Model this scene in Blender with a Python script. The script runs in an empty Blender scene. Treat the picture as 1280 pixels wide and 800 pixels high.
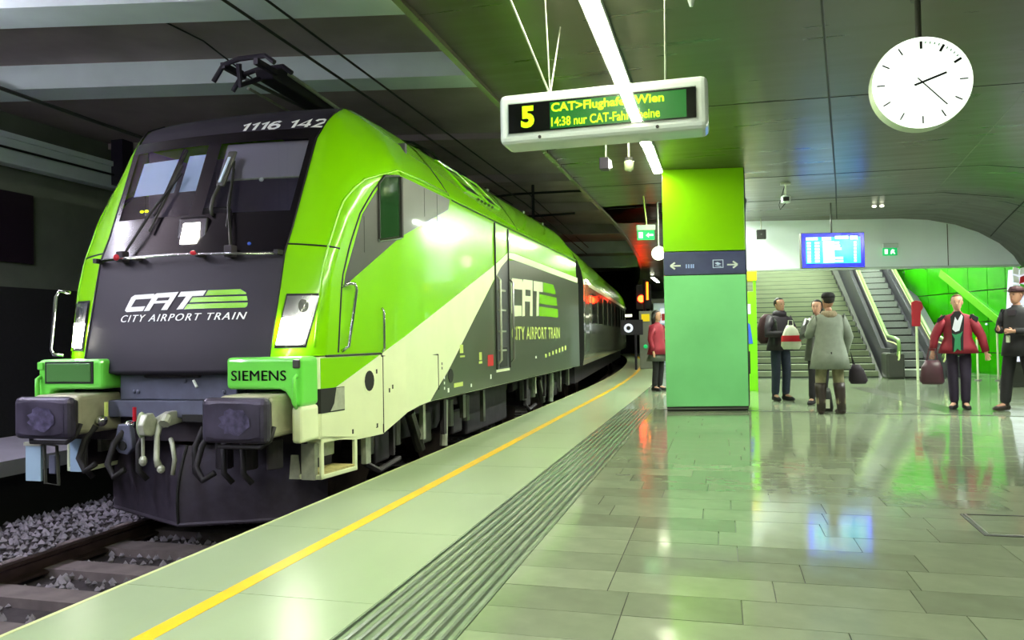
import bpy, bmesh, math, random
from mathutils import Vector, Matrix
random.seed(7)
D = bpy.data
COL = bpy.context.scene.collection
SC = bpy.context.scene
PI = math.pi

# ------------------------------------------------------------------ camera
TH, PT, RO = math.radians(15.15), math.radians(1.16), math.radians(1.0)
fw = Vector((-math.sin(TH)*math.cos(PT), math.cos(TH)*math.cos(PT), math.sin(PT)))
r0 = Vector((math.cos(TH), math.sin(TH), 0))
u0 = r0.cross(fw)
rv = r0*math.cos(RO) - u0*math.sin(RO)
uv = u0*math.cos(RO) + r0*math.sin(RO)
cam = D.objects.new('camera', D.cameras.new('camera'))
COL.objects.link(cam)
m = Matrix((rv, uv, -fw)).transposed().to_4x4()
m.translation = Vector((0, 0, 1.2))
cam.matrix_world = m
cam.data.sensor_width = 36
cam.data.lens = 27
cam.data.clip_end = 200
SC.camera = cam

# ------------------------------------------------------------------ world and exposure
w = D.worlds.new('world'); SC.world = w
w.use_nodes = True
w.node_tree.nodes['Background'].inputs[0].default_value = (0.55, 0.7, 0.5, 1)
w.node_tree.nodes['Background'].inputs[1].default_value = 0.06
SC.view_settings.view_transform = 'Standard'
SC.view_settings.look = 'None'
SC.view_settings.gamma = 1
SC.view_settings.exposure = 0.95
LAMP = 52.0
DX = 2 ** -0.95   # displays are set for the exposure

# ------------------------------------------------------------------ materials
def lin(c):
    return tuple(((v/255)/12.92 if v/255 <= .04045 else ((v/255+.055)/1.055)**2.4) for v in c) + (1,)

def mat(name, c, rough=.5, metal=0., var=0., scale=6., bump=0., emit=None, es=0., coat=0., spec=.5, stretch=None, rvar=0.):
    m_ = D.materials.new(name); m_.use_nodes = True
    nt = m_.node_tree; b = nt.nodes['Principled BSDF']
    b.inputs['Base Color'].default_value = lin(c)
    b.inputs['Roughness'].default_value = rough
    b.inputs['Metallic'].default_value = metal
    b.inputs['Specular IOR Level'].default_value = spec
    if coat:
        b.inputs['Coat Weight'].default_value = coat
        b.inputs['Coat Roughness'].default_value = .06
    if emit is not None:
        b.inputs['Emission Color'].default_value = lin(emit)
        b.inputs['Emission Strength'].default_value = es if es >= LAMP*.4 else es*DX
    if var or bump or rvar:
        tc = nt.nodes.new('ShaderNodeTexCoord')
        mp = nt.nodes.new('ShaderNodeMapping')
        if stretch: mp.inputs['Scale'].default_value = stretch
        n = nt.nodes.new('ShaderNodeTexNoise')
        n.inputs['Scale'].default_value = scale
        n.inputs['Detail'].default_value = 5
        nt.links.new(tc.outputs['Object'], mp.inputs[0])
        nt.links.new(mp.outputs[0], n.inputs['Vector'])
        if var:
            mr = nt.nodes.new('ShaderNodeMapRange')
            mr.inputs['From Min'].default_value = .3; mr.inputs['From Max'].default_value = .7
            mr.inputs['To Min'].default_value = 1-var; mr.inputs['To Max'].default_value = 1+var*.6
            nt.links.new(n.outputs['Fac'], mr.inputs['Value'])
            mx = nt.nodes.new('ShaderNodeVectorMath'); mx.operation = 'SCALE'
            mx.inputs[0].default_value = lin(c)[:3]
            nt.links.new(mr.outputs[0], mx.inputs['Scale'])
            nt.links.new(mx.outputs[0], b.inputs['Base Color'])
        if rvar:
            mr2 = nt.nodes.new('ShaderNodeMapRange')
            mr2.inputs['From Min'].default_value = .3; mr2.inputs['From Max'].default_value = .7
            mr2.inputs['To Min'].default_value = max(rough-rvar, .02); mr2.inputs['To Max'].default_value = rough+rvar
            nt.links.new(n.outputs['Fac'], mr2.inputs['Value'])
            nt.links.new(mr2.outputs[0], b.inputs['Roughness'])
        if bump:
            bp = nt.nodes.new('ShaderNodeBump'); bp.inputs['Strength'].default_value = bump
            bp.inputs['Distance'].default_value = .01
            nt.links.new(n.outputs['Fac'], bp.inputs['Height'])
            nt.links.new(bp.outputs[0], b.inputs['Normal'])
    return m_

def glass(name, tint=(200, 215, 215), refl=.5):
    m_ = D.materials.new(name); m_.use_nodes = True
    nt = m_.node_tree; nt.nodes.remove(nt.nodes['Principled BSDF'])
    out = nt.nodes['Material Output']
    t = nt.nodes.new('ShaderNodeBsdfTransparent'); t.inputs[0].default_value = lin(tint)
    g = nt.nodes.new('ShaderNodeBsdfGlossy'); g.inputs['Roughness'].default_value = .03
    f = nt.nodes.new('ShaderNodeFresnel'); f.inputs[0].default_value = 1.5
    mx = nt.nodes.new('ShaderNodeMixShader')
    nt.links.new(f.outputs[0], mx.inputs[0]); nt.links.new(t.outputs[0], mx.inputs[1])
    nt.links.new(g.outputs[0], mx.inputs[2]); nt.links.new(mx.outputs[0], out.inputs[0])
    return m_

M = dict(
    lime=mat('lime_paint', (128, 206, 0), .24, coat=.5, var=.03, scale=2),
    limepale=mat('mint_lime_paint', (110, 218, 80), .3, coat=.5, var=.04, scale=4),
    cream=mat('cream_paint', (226, 236, 196), .4, coat=.3, var=.05, scale=3),
    anth=mat('anthracite_paint', (38, 35, 45), .58, spec=.35, var=.06, scale=5),
    slate=mat('slate_green_paint', (66, 76, 60), .3, coat=.5, var=.07, scale=2.5),
    grayp=mat('grey_panel_paint', (62, 64, 58), .4, coat=.15, var=.08, scale=5),
    black=mat('black_gloss', (10, 8, 13), .22, spec=.35),
    seam=mat('black_seam', (12, 14, 10), .6),
    rubber=mat('dark_rubber', (26, 24, 28), .7, var=.2, scale=14),
    bufpad=mat('greased_buffer_plate', (64, 60, 76), .42, metal=.25, var=.5, scale=5, bump=.25, rvar=.14),
    under=mat('underframe_dirt', (44, 38, 46), .7, var=.35, scale=7, bump=.3),
    plow=mat('plough_paint', (58, 52, 66), .6, var=.25, scale=12, bump=.25),
    plate=mat('blue_grey_steel', (92, 96, 116), .5, metal=.2, var=.18, scale=8, bump=.12),
    steel=mat('steel', (150, 150, 150), .3, metal=.9),
    chrome=mat('chrome', (205, 208, 205), .16, metal=1.),
    palemet=mat('pale_metal', (176, 182, 164), .45, metal=.3, var=.2, scale=15),
    red=mat('red_paint', (190, 18, 40), .4),
    white=mat('white_lettering', (240, 245, 240), .5),
    blacklet=mat('black_lettering', (14, 16, 18), .5),
    yellowlet=mat('pale_green_lettering', (196, 214, 110), .5),
    tile=None,
    edge=mat('polished_edge_stone', (148, 166, 134), .3, var=.1, scale=2.2, rvar=.02, stretch=(1, .5, 1)),
    grout=mat('dark_grout', (44, 50, 40), .5, var=.2, scale=20),
    worncream=mat('worn_cream_paint', (168, 168, 142), .5, var=.25, scale=6),
    yellow=mat('yellow_line_paint', (238, 190, 20), .35, var=.06, scale=9),
    ridge=mat('ribbed_metal', (118, 134, 112), .25, var=.15, scale=14, spec=.6),
    groove=mat('groove_dark', (48, 58, 48), .35),
    ceil=mat('olive_ceiling_metal', (76, 75, 58), .32, metal=.15, var=.16, scale=1.6, stretch=(.35, 3.2, 1), rvar=.06),
    tceil=mat('track_ceiling_concrete', (150, 138, 138), .75, var=.22, scale=1.1),
    beam=mat('pale_beam_paint', (226, 240, 240), .6, var=.06, scale=2),
    wall=mat('grey_green_wall', (104, 112, 96), .7, var=.15, scale=2),
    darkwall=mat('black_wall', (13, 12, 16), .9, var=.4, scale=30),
    soft=mat('fascia_grey', (240, 250, 252), .35, var=.04, scale=1),
    rail=mat('rail_steel', (80, 66, 62), .35, metal=.8, var=.3, scale=8),
    sleeper=mat('sleeper_concrete', (92, 84, 84), .85, var=.3, scale=6),
    bed=mat('track_bed', (40, 34, 38), .9, var=.4, scale=9, bump=.5),
    stone=mat('ballast_stone', (116, 112, 120), .85, var=.4, scale=5),
    signcase=mat('sign_casing', (192, 204, 200), .3, coat=.3),
    pil_up=mat('lime_glass_panel', (120, 186, 0), .28, coat=.6),
    pil_lo=mat('mint_glass_panel', (124, 204, 136), .1, coat=.8, var=.12, scale=1.2),  # mint base colour paints in the cyan light the glass reflects
    band=mat('slate_band', (70, 74, 104), .18, coat=.6, var=.25, scale=2.5),
    stair=mat('stair_stone', (116, 126, 100), .6, var=.12, scale=4, stretch=(.5, 2, 2)),
    escst=mat('escalator_step_metal', (150, 156, 152), .35, metal=.5, var=.08, scale=20),
    escside=mat('escalator_side_panel', (74, 74, 82), .35, metal=.3, var=.1, scale=3),
    gwall=mat('green_glass_wall', (52, 176, 8), .25, coat=.5, var=.2, scale=1.5),
    gwall2=mat('green_glass_band', (110, 205, 50), .25, coat=.5),
    skin=mat('skin', (166, 120, 100), .5), skin2=mat('skin_pale', (184, 138, 118), .5),
    hairb=mat('dark_hair', (22, 16, 14), .6), hairg=mat('brown_hair', (92, 62, 36), .6),
    navy=mat('dark_blue_denim', (34, 40, 62), .8, var=.2, scale=25),
    dkjack=mat('dark_plum_jacket', (36, 24, 38), .75, var=.2, scale=12),
    maroon=mat('dark_maroon_fabric', (52, 14, 26), .8, var=.2, scale=14),
    greycoat=mat('light_grey_wool', (126, 132, 124), .9, var=.1, scale=14, bump=.2),
    fur=mat('tan_collar', (140, 124, 104), .95, var=.25, scale=40, bump=.6),
    khaki=mat('khaki_cloth', (124, 118, 92), .9, var=.15, scale=20),
    boot=mat('dark_brown_leather', (46, 34, 32), .5, var=.2, scale=10),
    blackc=mat('black_cloth', (18, 14, 22), .8, var=.2, scale=12),
    redc=mat('crimson_cloth', (122, 8, 34), .75, var=.12, scale=10),
    greenc=mat('green_cloth', (40, 120, 80), .8), shirt=mat('pale_shirt', (200, 200, 214), .8),
    purple=mat('dark_purple_trousers', (34, 20, 46), .8, var=.2, scale=12),
    plastic=mat('white_plastic_bag', (206, 210, 190), .4, var=.08, scale=10, bump=.3),
    brownbag=mat('brown_leather_bag', (66, 34, 46), .45, var=.2, scale=9),
    clockface=mat('lit_clock_face', (250, 255, 250), .3, emit=(244, 255, 244), es=1.15),
    handk=mat('clock_hand_black', (8, 10, 8), .4),
    tube=mat('lamp_tube', (255, 255, 240), .3, emit=(252, 254, 220), es=LAMP),
    tube2=mat('lamp_tube_cool', (255, 255, 255), .3, emit=(240, 251, 232), es=LAMP*2.6),  # for the added fill lamps of hall and stairwell
    tube3=mat('lamp_tube_side', (255, 255, 255), .3, emit=(222, 228, 255), es=LAMP*1.4),  # for the added fill lamps over the track
    tube4=mat('lamp_tube_up', (255, 255, 255), .3, emit=(240, 236, 255), es=LAMP*2.2),  # for the added fill lamps over the left platform
    head=mat('headlamp_light', (255, 255, 245), .2, emit=(255, 250, 232), es=24),
    led=mat('led_yellow_green', (200, 255, 0), .4, emit=(196, 255, 10), es=2.2),
    ledbg=mat('led_panel_green', (10, 110, 40), .3, emit=(0, 130, 40), es=.75),
    scrblue=mat('screen_blue', (0, 0, 160), .2, emit=(0, 8, 255), es=5),
    scrcyan=mat('screen_cyan', (0, 200, 230), .2, emit=(10, 205, 240), es=1.35),
    scrwhite=mat('screen_white', (220, 255, 255), .2, emit=(215, 255, 255), es=1.5),
    exitg=mat('exit_sign_green', (20, 170, 90), .3, emit=(20, 175, 95), es=.9),
    exitw=mat('exit_sign_white', (230, 255, 235), .3, emit=(225, 255, 235), es=1.2),
    sigred=mat('signal_red', (255, 20, 10), .3, emit=(255, 36, 10), es=24),
    sigor=mat('lit_orange', (255, 120, 20), .3, emit=(255, 110, 20), es=5),
    dashy=mat('cab_indicator', (230, 240, 0), .3, emit=(225, 240, 0), es=2.),
    blind=mat('blue_grey_blind', (205, 225, 245), .7, var=.04), blind2=mat('grey_blind', (168, 162, 172), .7),
    cabin=mat('cab_interior_grey', (104, 98, 114), .7, var=.15, scale=4),
    glassm=glass('windscreen_glass', (232, 236, 240)), glassg=mat('green_side_glass', (30, 66, 34), .08, coat=1.),
    lens=glass('headlamp_glass', (225, 228, 232)),
    screenglass=glass('sign_glass', (235, 240, 235)),
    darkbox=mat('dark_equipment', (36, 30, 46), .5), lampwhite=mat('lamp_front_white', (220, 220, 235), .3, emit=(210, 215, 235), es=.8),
    globe=mat('lit_globe', (255, 255, 230), .3, emit=(255, 255, 225), es=2.5),
    vyellow=mat('machine_yellow', (236, 206, 10), .4, emit=(236, 200, 0), es=.25),
    vlime=mat('machine_lime', (120, 205, 20), .35), vblue=mat('machine_blue', (50, 90, 200), .4),
    concrete=mat('concrete_grey', (120, 124, 118), .7, var=.15, scale=2),
    coachg=mat('coach_grey', (108, 116, 100), .2, coat=.6, var=.1, scale=1.2),
    coachwin=mat('coach_window', (40, 48, 42), .06, coat=1.),
    magred=mat('magazine_red', (190, 30, 40), .4), maggreen=mat('magazine_green', (60, 190, 30), .4),
    handrail=mat('escalator_handrail', (120, 160, 80), .3, coat=.4),
)

def tile_mat():
    m_ = mat('polished_floor_tile', (128, 138, 116), .1, var=.12, scale=5, rvar=.05)
    nt = m_.node_tree; b = nt.nodes['Principled BSDF']
    oi = nt.nodes.new('ShaderNodeObjectInfo')
    link = b.inputs['Base Color'].links[0]
    src = link.from_socket
    mr = nt.nodes.new('ShaderNodeMapRange')
    mr.inputs['To Min'].default_value = .8; mr.inputs['To Max'].default_value = 1.14
    nt.links.new(oi.outputs['Random'], mr.inputs['Value'])
    mx = nt.nodes.new('ShaderNodeVectorMath'); mx.operation = 'SCALE'
    nt.links.new(src, mx.inputs[0]); nt.links.new(mr.outputs[0], mx.inputs['Scale'])
    nt.links.new(mx.outputs[0], b.inputs['Base Color'])
    return m_
M['tile'] = tile_mat()
M['tile2'] = mat('polished_floor_tile_far', (134, 146, 122), .1, var=.14, scale=2.4, rvar=.05)

# ------------------------------------------------------------------ mesh builder
class MB:
    def __init__(s): s.v = []; s.f = []
    def add(s, vs, fs):
        o = len(s.v); s.v += [tuple(p) for p in vs]; s.f += [tuple(i+o for i in f) for f in fs]; return s
    def box(s, x0, x1, y0, y1, z0, z1):
        if x0 > x1: x0, x1 = x1, x0
        if y0 > y1: y0, y1 = y1, y0
        if z0 > z1: z0, z1 = z1, z0
        return s.add([(x0,y0,z0),(x1,y0,z0),(x1,y1,z0),(x0,y1,z0),(x0,y0,z1),(x1,y0,z1),(x1,y1,z1),(x0,y1,z1)],
                     [(0,3,2,1),(4,5,6,7),(0,1,5,4),(1,2,6,5),(2,3,7,6),(3,0,4,7)])
    def obox(s, c, ax, ay, az):
        c, ax, ay, az = map(Vector, (c, ax, ay, az))
        vs = [c + ax*i + ay*j + az*k for k in (-1, 1) for j in (-1, 1) for i in (-1, 1)]
        return s.add(vs, [(0,2,3,1),(4,5,7,6),(0,1,5,4),(1,3,7,5),(3,2,6,7),(2,0,4,6)])
    def prism(s, pts, axis, a, b):
        """pts 2d outline extruded along axis from a to b; axis x:(y,z) y:(x,z) z:(x,y)"""
        def P(p, t):
            return (t, p[0], p[1]) if axis == 'x' else (p[0], t, p[1]) if axis == 'y' else (p[0], p[1], t)
        ar = sum(pts[i][0]*pts[(i+1) % len(pts)][1]-pts[(i+1) % len(pts)][0]*pts[i][1] for i in range(len(pts)))
        pts = list(pts)
        if ar < 0: pts.reverse()
        if a > b: a, b = b, a
        n = len(pts)
        vs = [P(p, a) for p in pts] + [P(p, b) for p in pts]
        side = [(i, (i+1) % n, n+(i+1) % n, n+i) for i in range(n)]
        fs = [tuple(reversed(range(n))), tuple(range(n, 2*n))] + side
        if axis == 'y': fs = [tuple(reversed(f)) for f in fs]
        return s.add(vs, fs)
    def tube(s, pts, r, n=8, cap=True, flat=None):
        pts = [Vector(p) for p in pts]; rs = r if isinstance(r, (list, tuple)) else [r]*len(pts)
        o = len(s.v); prev = None
        for i, p in enumerate(pts):
            t = (pts[min(i+1, len(pts)-1)] - pts[max(i-1, 0)])
            t = t.normalized() if t.length > 1e-9 else Vector((0, 0, 1))
            if prev is None:
                a = Vector((0, 0, 1)) if abs(t.z) < .9 else Vector((0, 1, 0))
                x = t.cross(a).normalized()
            else:
                x = (prev - t*prev.dot(t)).normalized()
            y = t.cross(x); prev = x
            for k in range(n):
                q = 2*PI*k/n
                s.v.append(tuple(p + (x*math.cos(q) + y*math.sin(q))*rs[i]))
        for i in range(len(pts)-1):
            for k in range(n):
                a, b = o+i*n+k, o+i*n+(k+1) % n
                s.f.append((a, b, b+n, a+n))
        if cap:
            s.f.append(tuple(o+k for k in reversed(range(n))))
            s.f.append(tuple(o+(len(pts)-1)*n+k for k in range(n)))
        return s
    def ell(s, c, rx, ry, rz, n=10, m_=6):
        vs = [(c[0], c[1], c[2]-rz)]; fs = []
        for j in range(1, m_):
            a = -PI/2 + PI*j/m_
            for k in range(n):
                q = 2*PI*k/n
                vs.append((c[0]+rx*math.cos(a)*math.cos(q), c[1]+ry*math.cos(a)*math.sin(q), c[2]+rz*math.sin(a)))
        vs.append((c[0], c[1], c[2]+rz)); L = len(vs)-1
        for k in range(n):
            fs.append((0, 1+(k+1) % n, 1+k)); fs.append((L, L-n+k, L-n+(k+1) % n))
            for j in range(m_-2):
                a, b = 1+j*n+k, 1+j*n+(k+1) % n
                fs.append((a, b, b+n, a+n))
        return s.add(vs, fs)
    def cyl(s, p0, p1, r, n=16): return s.tube([p0, p1], r, n)
    def rings(s, L, n=14, cap=True, flat=1.):
        """L: list of (cx, cy, z, rx, ry)"""
        o = len(s.v)
        for (cx, cy, z, rx, ry) in L:
            for k in range(n):
                q = 2*PI*k/n
                s.v.append((cx+rx*math.cos(q), cy+ry*math.sin(q), z))
        for i in range(len(L)-1):
            for k in range(n):
                a, b = o+i*n+k, o+i*n+(k+1) % n
                s.f.append((a, b, b+n, a+n))
        if cap:
            s.f.append(tuple(o+k for k in reversed(range(n)))); s.f.append(tuple(o+(len(L)-1)*n+k for k in range(n)))
        return s
    def grid(s, fn, U, V, flip=False):
        o = len(s.v); nu = len(U)
        for v in V:
            for u in U: s.v.append(tuple(fn(u, v)))
        for j in range(len(V)-1):
            for i in range(nu-1):
                a = o+j*nu+i
                f = (a, a+1, a+nu+1, a+nu)
                s.f.append(f[::-1] if flip else f)
        return s
    def build(s, name, material, parent=None, smooth=False, bevel=0, off=None, solid=0, fix=False):
        me = D.meshes.new(name)
        vs = s.v
        if off: vs = [(a-off[0], b-off[1], c-off[2]) for a, b, c in vs]
        me.from_pydata(vs, [], s.f); me.update()
        if fix:
            bm = bmesh.new(); bm.from_mesh(me)
            bmesh.ops.remove_doubles(bm, verts=bm.verts, dist=1e-5)
            bmesh.ops.recalc_face_normals(bm, faces=bm.faces); bm.to_mesh(me); bm.free()
        me.materials.append(material)
        if smooth:
            for p in me.polygons: p.use_smooth = True
        o = D.objects.new(name, me); COL.objects.link(o)
        if parent is not None: o.parent = parent
        if bevel:
            b = o.modifiers.new('bevel', 'BEVEL'); b.width = bevel; b.segments = 3; b.limit_method = 'ANGLE'
            b.angle_limit = math.radians(40)
        if solid:
            b = o.modifiers.new('solid', 'SOLIDIFY'); b.thickness = solid; b.offset = -1
        return o

def tag(o, label=None, cat=None, group=None, kind=None):
    if label: o['label'] = label
    if cat: o['category'] = cat
    if group: o['group'] = group
    if kind: o['kind'] = kind
    return o
def empty(name, loc, label=None, cat=None, group=None, rz=0, kind=None):
    o = D.objects.new(name, None); COL.objects.link(o); o.location = loc; o.rotation_euler = (0, 0, rz)
    o.empty_display_size = .1
    return tag(o, label, cat, group, kind)
def struct(o): o['kind'] = 'structure'; return o
def interp(T, z):
    if z <= T[0][0]: return T[0][1]
    for (a, b), (c, d) in zip(T, T[1:]):
        if z <= c: return b + (d-b)*(z-a)/(c-a)
    return T[-1][1]
def lsp(a, b, n): return [a+(b-a)*i/(n-1) for i in range(n)]

def text2d(s, shear=0., bold=0., space=1.):
    cu = D.curves.new('txt', 'FONT'); cu.body = s; cu.size = 1; cu.shear = shear; cu.offset = bold
    cu.space_character = space; cu.resolution_u = 3
    o = D.objects.new('txt', cu); COL.objects.link(o)
    bpy.context.view_layer.update()
    dg = bpy.context.evaluated_depsgraph_get(); me = o.evaluated_get(dg).to_mesh()
    vs = [(v.co.x, v.co.y) for v in me.vertices]; fs = [tuple(p.vertices) for p in me.polygons]
    D.objects.remove(o); D.curves.remove(cu)
    x0 = min(v[0] for v in vs); x1 = max(v[0] for v in vs); y0 = min(v[1] for v in vs); y1 = max(v[1] for v in vs)
    return [((v[0]-x0)/(x1-x0), (v[1]-y0)/(y1-y0)) for v in vs], fs
def text(s, fn, material, parent, name='lettering', shear=0., bold=0., space=1., off=None, dup=0):
    """fn maps (u,v) in 0..1 of the text box to 3d"""
    vs, fs = text2d(s, shear, bold, space)
    par = list(range(len(vs)))
    def fd(i):
        while par[i] != i: par[i] = par[par[i]]; i = par[i]
        return i
    for f in fs:
        for i in f[1:]: par[fd(i)] = fd(f[0])
    isl = {}
    for f in fs: isl.setdefault(fd(f[0]), []).append(f)
    grp = []
    for k_, F in isl.items():
        # undo the slant when comparing extents
        xs = [vs[i][0] for f in F for i in f]; grp.append([min(xs), max(xs), F])
    grp.sort(key=lambda g: g[0]); out = []
    for g in grp:
        if out and g[0] < out[-1][1]-.5*min(g[1]-g[0], out[-1][1]-out[-1][0]):
            out[-1][1] = max(out[-1][1], g[1]); out[-1][2] = out[-1][2]+g[2]
        else: out.append(g)
    for g in out:
        ids = sorted({i for f in g[2] for i in f}); mp = {i: k for k, i in enumerate(ids)}
        mb = MB(); mb.add([fn(*vs[i]) for i in ids], [tuple(mp[i] for i in f) for f in g[2]])
        if dup: mb.add([fn(vs[i][0]+dup, vs[i][1]) for i in ids], [tuple(mp[i] for i in f) for f in g[2]])
        mb.build(name, material, parent, off=off)

def edge_off(y): return -.0030*max(0., y-15)**2
ZR = -.47

# ================================================================== SETTING
# ---- platform floor
floor = MB()
ys = [-4, 0, 5, 10, 15] + [15+i*2.5 for i in range(1, 16)]
def strip(mb, xa, xb, z0, z1, ys_, lock_b=False):
    def F(u, v): return None
    n = len(ys_); o = len(mb.v)
    for y in ys_:
        e = edge_off(y)
        a, b = xa+e, (xb if lock_b else xb+e)
        mb.v += [(a, y, z0), (b, y, z0), (b, y, z1), (a, y, z1)]
    for i in range(n-1):
        k = o+4*i
        for q in range(4):
            mb.f.append((k+q, k+4+q, k+4+(q+1) % 4, k+(q+1) % 4))
    mb.f.append((o, o+1, o+2, o+3)); k = o+4*(n-1); mb.f.append((k+3, k+2, k+1, k))
    return mb
strip(floor, -2.86, 7.6, -.75, -.012, ys, True)
floor = struct(floor.build('floor', M['grout'], fix=True))
for xa, xb, nm in ((-2.87, -2.325, 'edge_slab'), (-2.235, -1.53, 'inner_slab')):
    y = -4.
    while y < 46:
        L = 1.2 if y < 12 else 4.
        yy = [y+.002, y+L-.002] if y < 12 else [y+.002, y+2, y+L-.002]
        strip(MB(), xa, xb-.001, -.012, 0, yy).build(nm, M['edge'], floor, fix=True)
        y += L
strip(MB(), -2.325, -2.236, -.012, .001, ys).build('yellow_line', M['yellow'], floor, fix=True)
strip(MB(), -2.895, -2.871, -.06, .001, ys).build('edge_trim', mat('pale_edge_trim', (196, 206, 150), .4), floor, fix=True)
g = strip(MB(), -1.53, -1.04, -.012, -.004, [-4, 0, 5, 12.3]).build('guide_strip_base', M['groove'], floor, fix=True)
for i in range(9):
    xa = -1.50+i*.0535
    mb = MB(); o = 0
    prof = [(xa, -.004), (xa+.006, .005), (xa+.026, .005), (xa+.032, -.004)]
    mb.prism(prof, 'y', -4, 12.25)
    mb.build('guide_ridge', M['ridge'], floor)
for xa in (-1.53, -1.05):
    strip(MB(), xa, xa+.012, -.012, .002, ys[:14]).build('guide_border', M['ridge'], floor, fix=True)
strip(MB(), -1.515, -1.055, -.012, 0, [12.3, 15, 17.5, 20, 25, 30, 40]).build('inner_slab', M['tile2'], floor, fix=True)
# tiles
TW = .3
def xr(y): return .336*y + .55
ntile = 0
rest = MB()
row = 0
y = -3.9
tmesh = {}
rt = random.Random(3)
while y < 20.9:
    x = -1.036
    L = rt.choice((.18, .3, .42, .5, .6))
    first = True
    while x < 7.5:
        x1 = min(x+L, 7.5)
        near = 1.5 < y < 9.9 and x < xr(y) and ntile < 290
        g_ = .0022
        if near:
            key = round(x1-x, 3)
            if key not in tmesh:
                mb = MB().box(g_, key-g_, g_, TW-g_, -.012, 0)
                o = mb.build('floor_tile', M['tile'], floor)
                tmesh[key] = o.data
            else:
                o = D.objects.new('floor_tile', tmesh[key]); COL.objects.link(o); o.parent = floor
            o.location = (x, y, rt.uniform(-.0006, .0006)); ntile += 1
        else:
            rest.box(x+g_, x1-g_, y+g_, y+TW-g_, -.012, 0)
        x = x1; L = rt.choice((.6, .6, .75, .9, .5))
    y += TW
tag(rest.build('far_paving', M['tile2'], floor), kind='stuff')
mb = strip(MB(), -1.036, 7.5, -.012, 0, [20.9, 25, 30, 40, 46], True)
mb.build('far_paving_slab', M['tile2'], floor, fix=True)
# joint strip across the floor and dark diagonal band, hatch frame
def seg(mb, a, b, w_, z0, z1):
    a = Vector(a); b = Vector(b); d = (b-a).normalized(); n = Vector((-d.y, d.x))*w_/2
    mb.prism([tuple(a-n), tuple(b-n), tuple(b+n), tuple(a+n)], 'z', z0, z1)
mb = MB(); seg(mb, (-1.0, 12.32), (4.9, 11.56), .03, 0, .002); mb.build('joint_strip', M['seam'], floor)
mb = MB(); seg(mb, (-1.0, 12.36), (4.9, 11.60), .03, 0, .0035); mb.build('joint_trim', M['steel'], floor)
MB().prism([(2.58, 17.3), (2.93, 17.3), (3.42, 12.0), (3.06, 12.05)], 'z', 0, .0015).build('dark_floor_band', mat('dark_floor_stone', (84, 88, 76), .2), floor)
mb = MB()
for a, b in (((1.47, 5.54), (1.45, 5.0)), ((1.45, 5.0), (2.6, 5.02)), ((1.47, 5.54), (2.6, 5.6)), ((2.6, 5.02), (2.6, 5.6))): seg(mb, a, b, .016, 0, .004)
mb.build('hatch_frame', M['seam'], floor)
mb = MB()
for a, b in (((1.49, 5.53), (1.47, 5.02)), ((1.47, 5.02), (2.58, 5.04))): seg(mb, a, b, .012, 0, .006)
mb.build('hatch_trim', M['steel'], floor)

# ---- platform ceiling
def fasc_y(x): return 18.15 + (x-.55)*.271
prof = [(-2.2, 3.7), (-1, 3.7), (1.5, 3.7), (4.0, 3.7), (4.6, 3.66), (5.2, 3.54), (5.7, 3.36), (6.15, 3.1), (6.45, 2.82), (6.65, 2.5), (6.78, 2.1), (6.8, 1.4), (6.8, 0)]
mb = MB()
yy = [-5, 0, 5, 10, 15, None]
o = 0
def cp(x, y): return y if y is not None else fasc_y(x)
top = MB()
for j, y in enumerate(yy):
    for (x, z) in prof: top.v.append((x, cp(x, y), z))
n = len(prof)
for j in range(len(yy)-1):
    for i in range(n-1):
        a = j*n+i; top.f.append((a, a+n, a+n+1, a+1))
ceil_o = struct(top.build('ceiling', M['ceil'], smooth=True, solid=.12))
# ceiling continues over the far platform behind the pillar
mb = strip(MB(), -2.2, .55, 3.7, 3.9, [15, 17.5, 20, 25, 30, 35, 40, 46], True)
struct(mb.build('ceiling_far', M['ceil'], fix=True))
MB().box(-2.2, .55, 14.9, 20, 3.698, 3.72)
# drop face towards the track
mb = strip(MB(), -2.26, -2.2, 3.66, 5.3, [-5, 0, 5, 10, 15, 17.5, 20, 25, 30, 35, 40, 46])
struct(mb.build('trim_1', M['ceil'], fix=True))
# seams in the ceiling
def cz(x): return interp(prof[:10], x)
for pts in ([(.60, 4.0), (.78, 6.07), (1.11, 8.31), (1.95, 14), (2.58, 18.5)], [(4.7, 4), (4.95, 10), (5.09, 14), (5.7, 18), (5.9, 19.4)]):
    t = MB(); t.tube([(x, y, cz(x)-.002) for x, y in pts], .012, 6); t.build('ceiling_seam', M['seam'], ceil_o)
mb = MB(); mb.tube([(3.0, 7.5, 3.699), (3.9, 16, 3.699)], .004, 4); mb.build('ceiling_seam', mat('pale_seam', (130, 132, 112), .5), ceil_o)
for yb in (8.6, 12.9, 15.3):
    mb = MB(); mb.tube([(-2.2, yb, 3.7), (4.0, yb+.4, 3.7), (5.2, yb+.5, 3.54)], .005, 4); mb.build('ceiling_seam', M['seam'], ceil_o)

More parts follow.
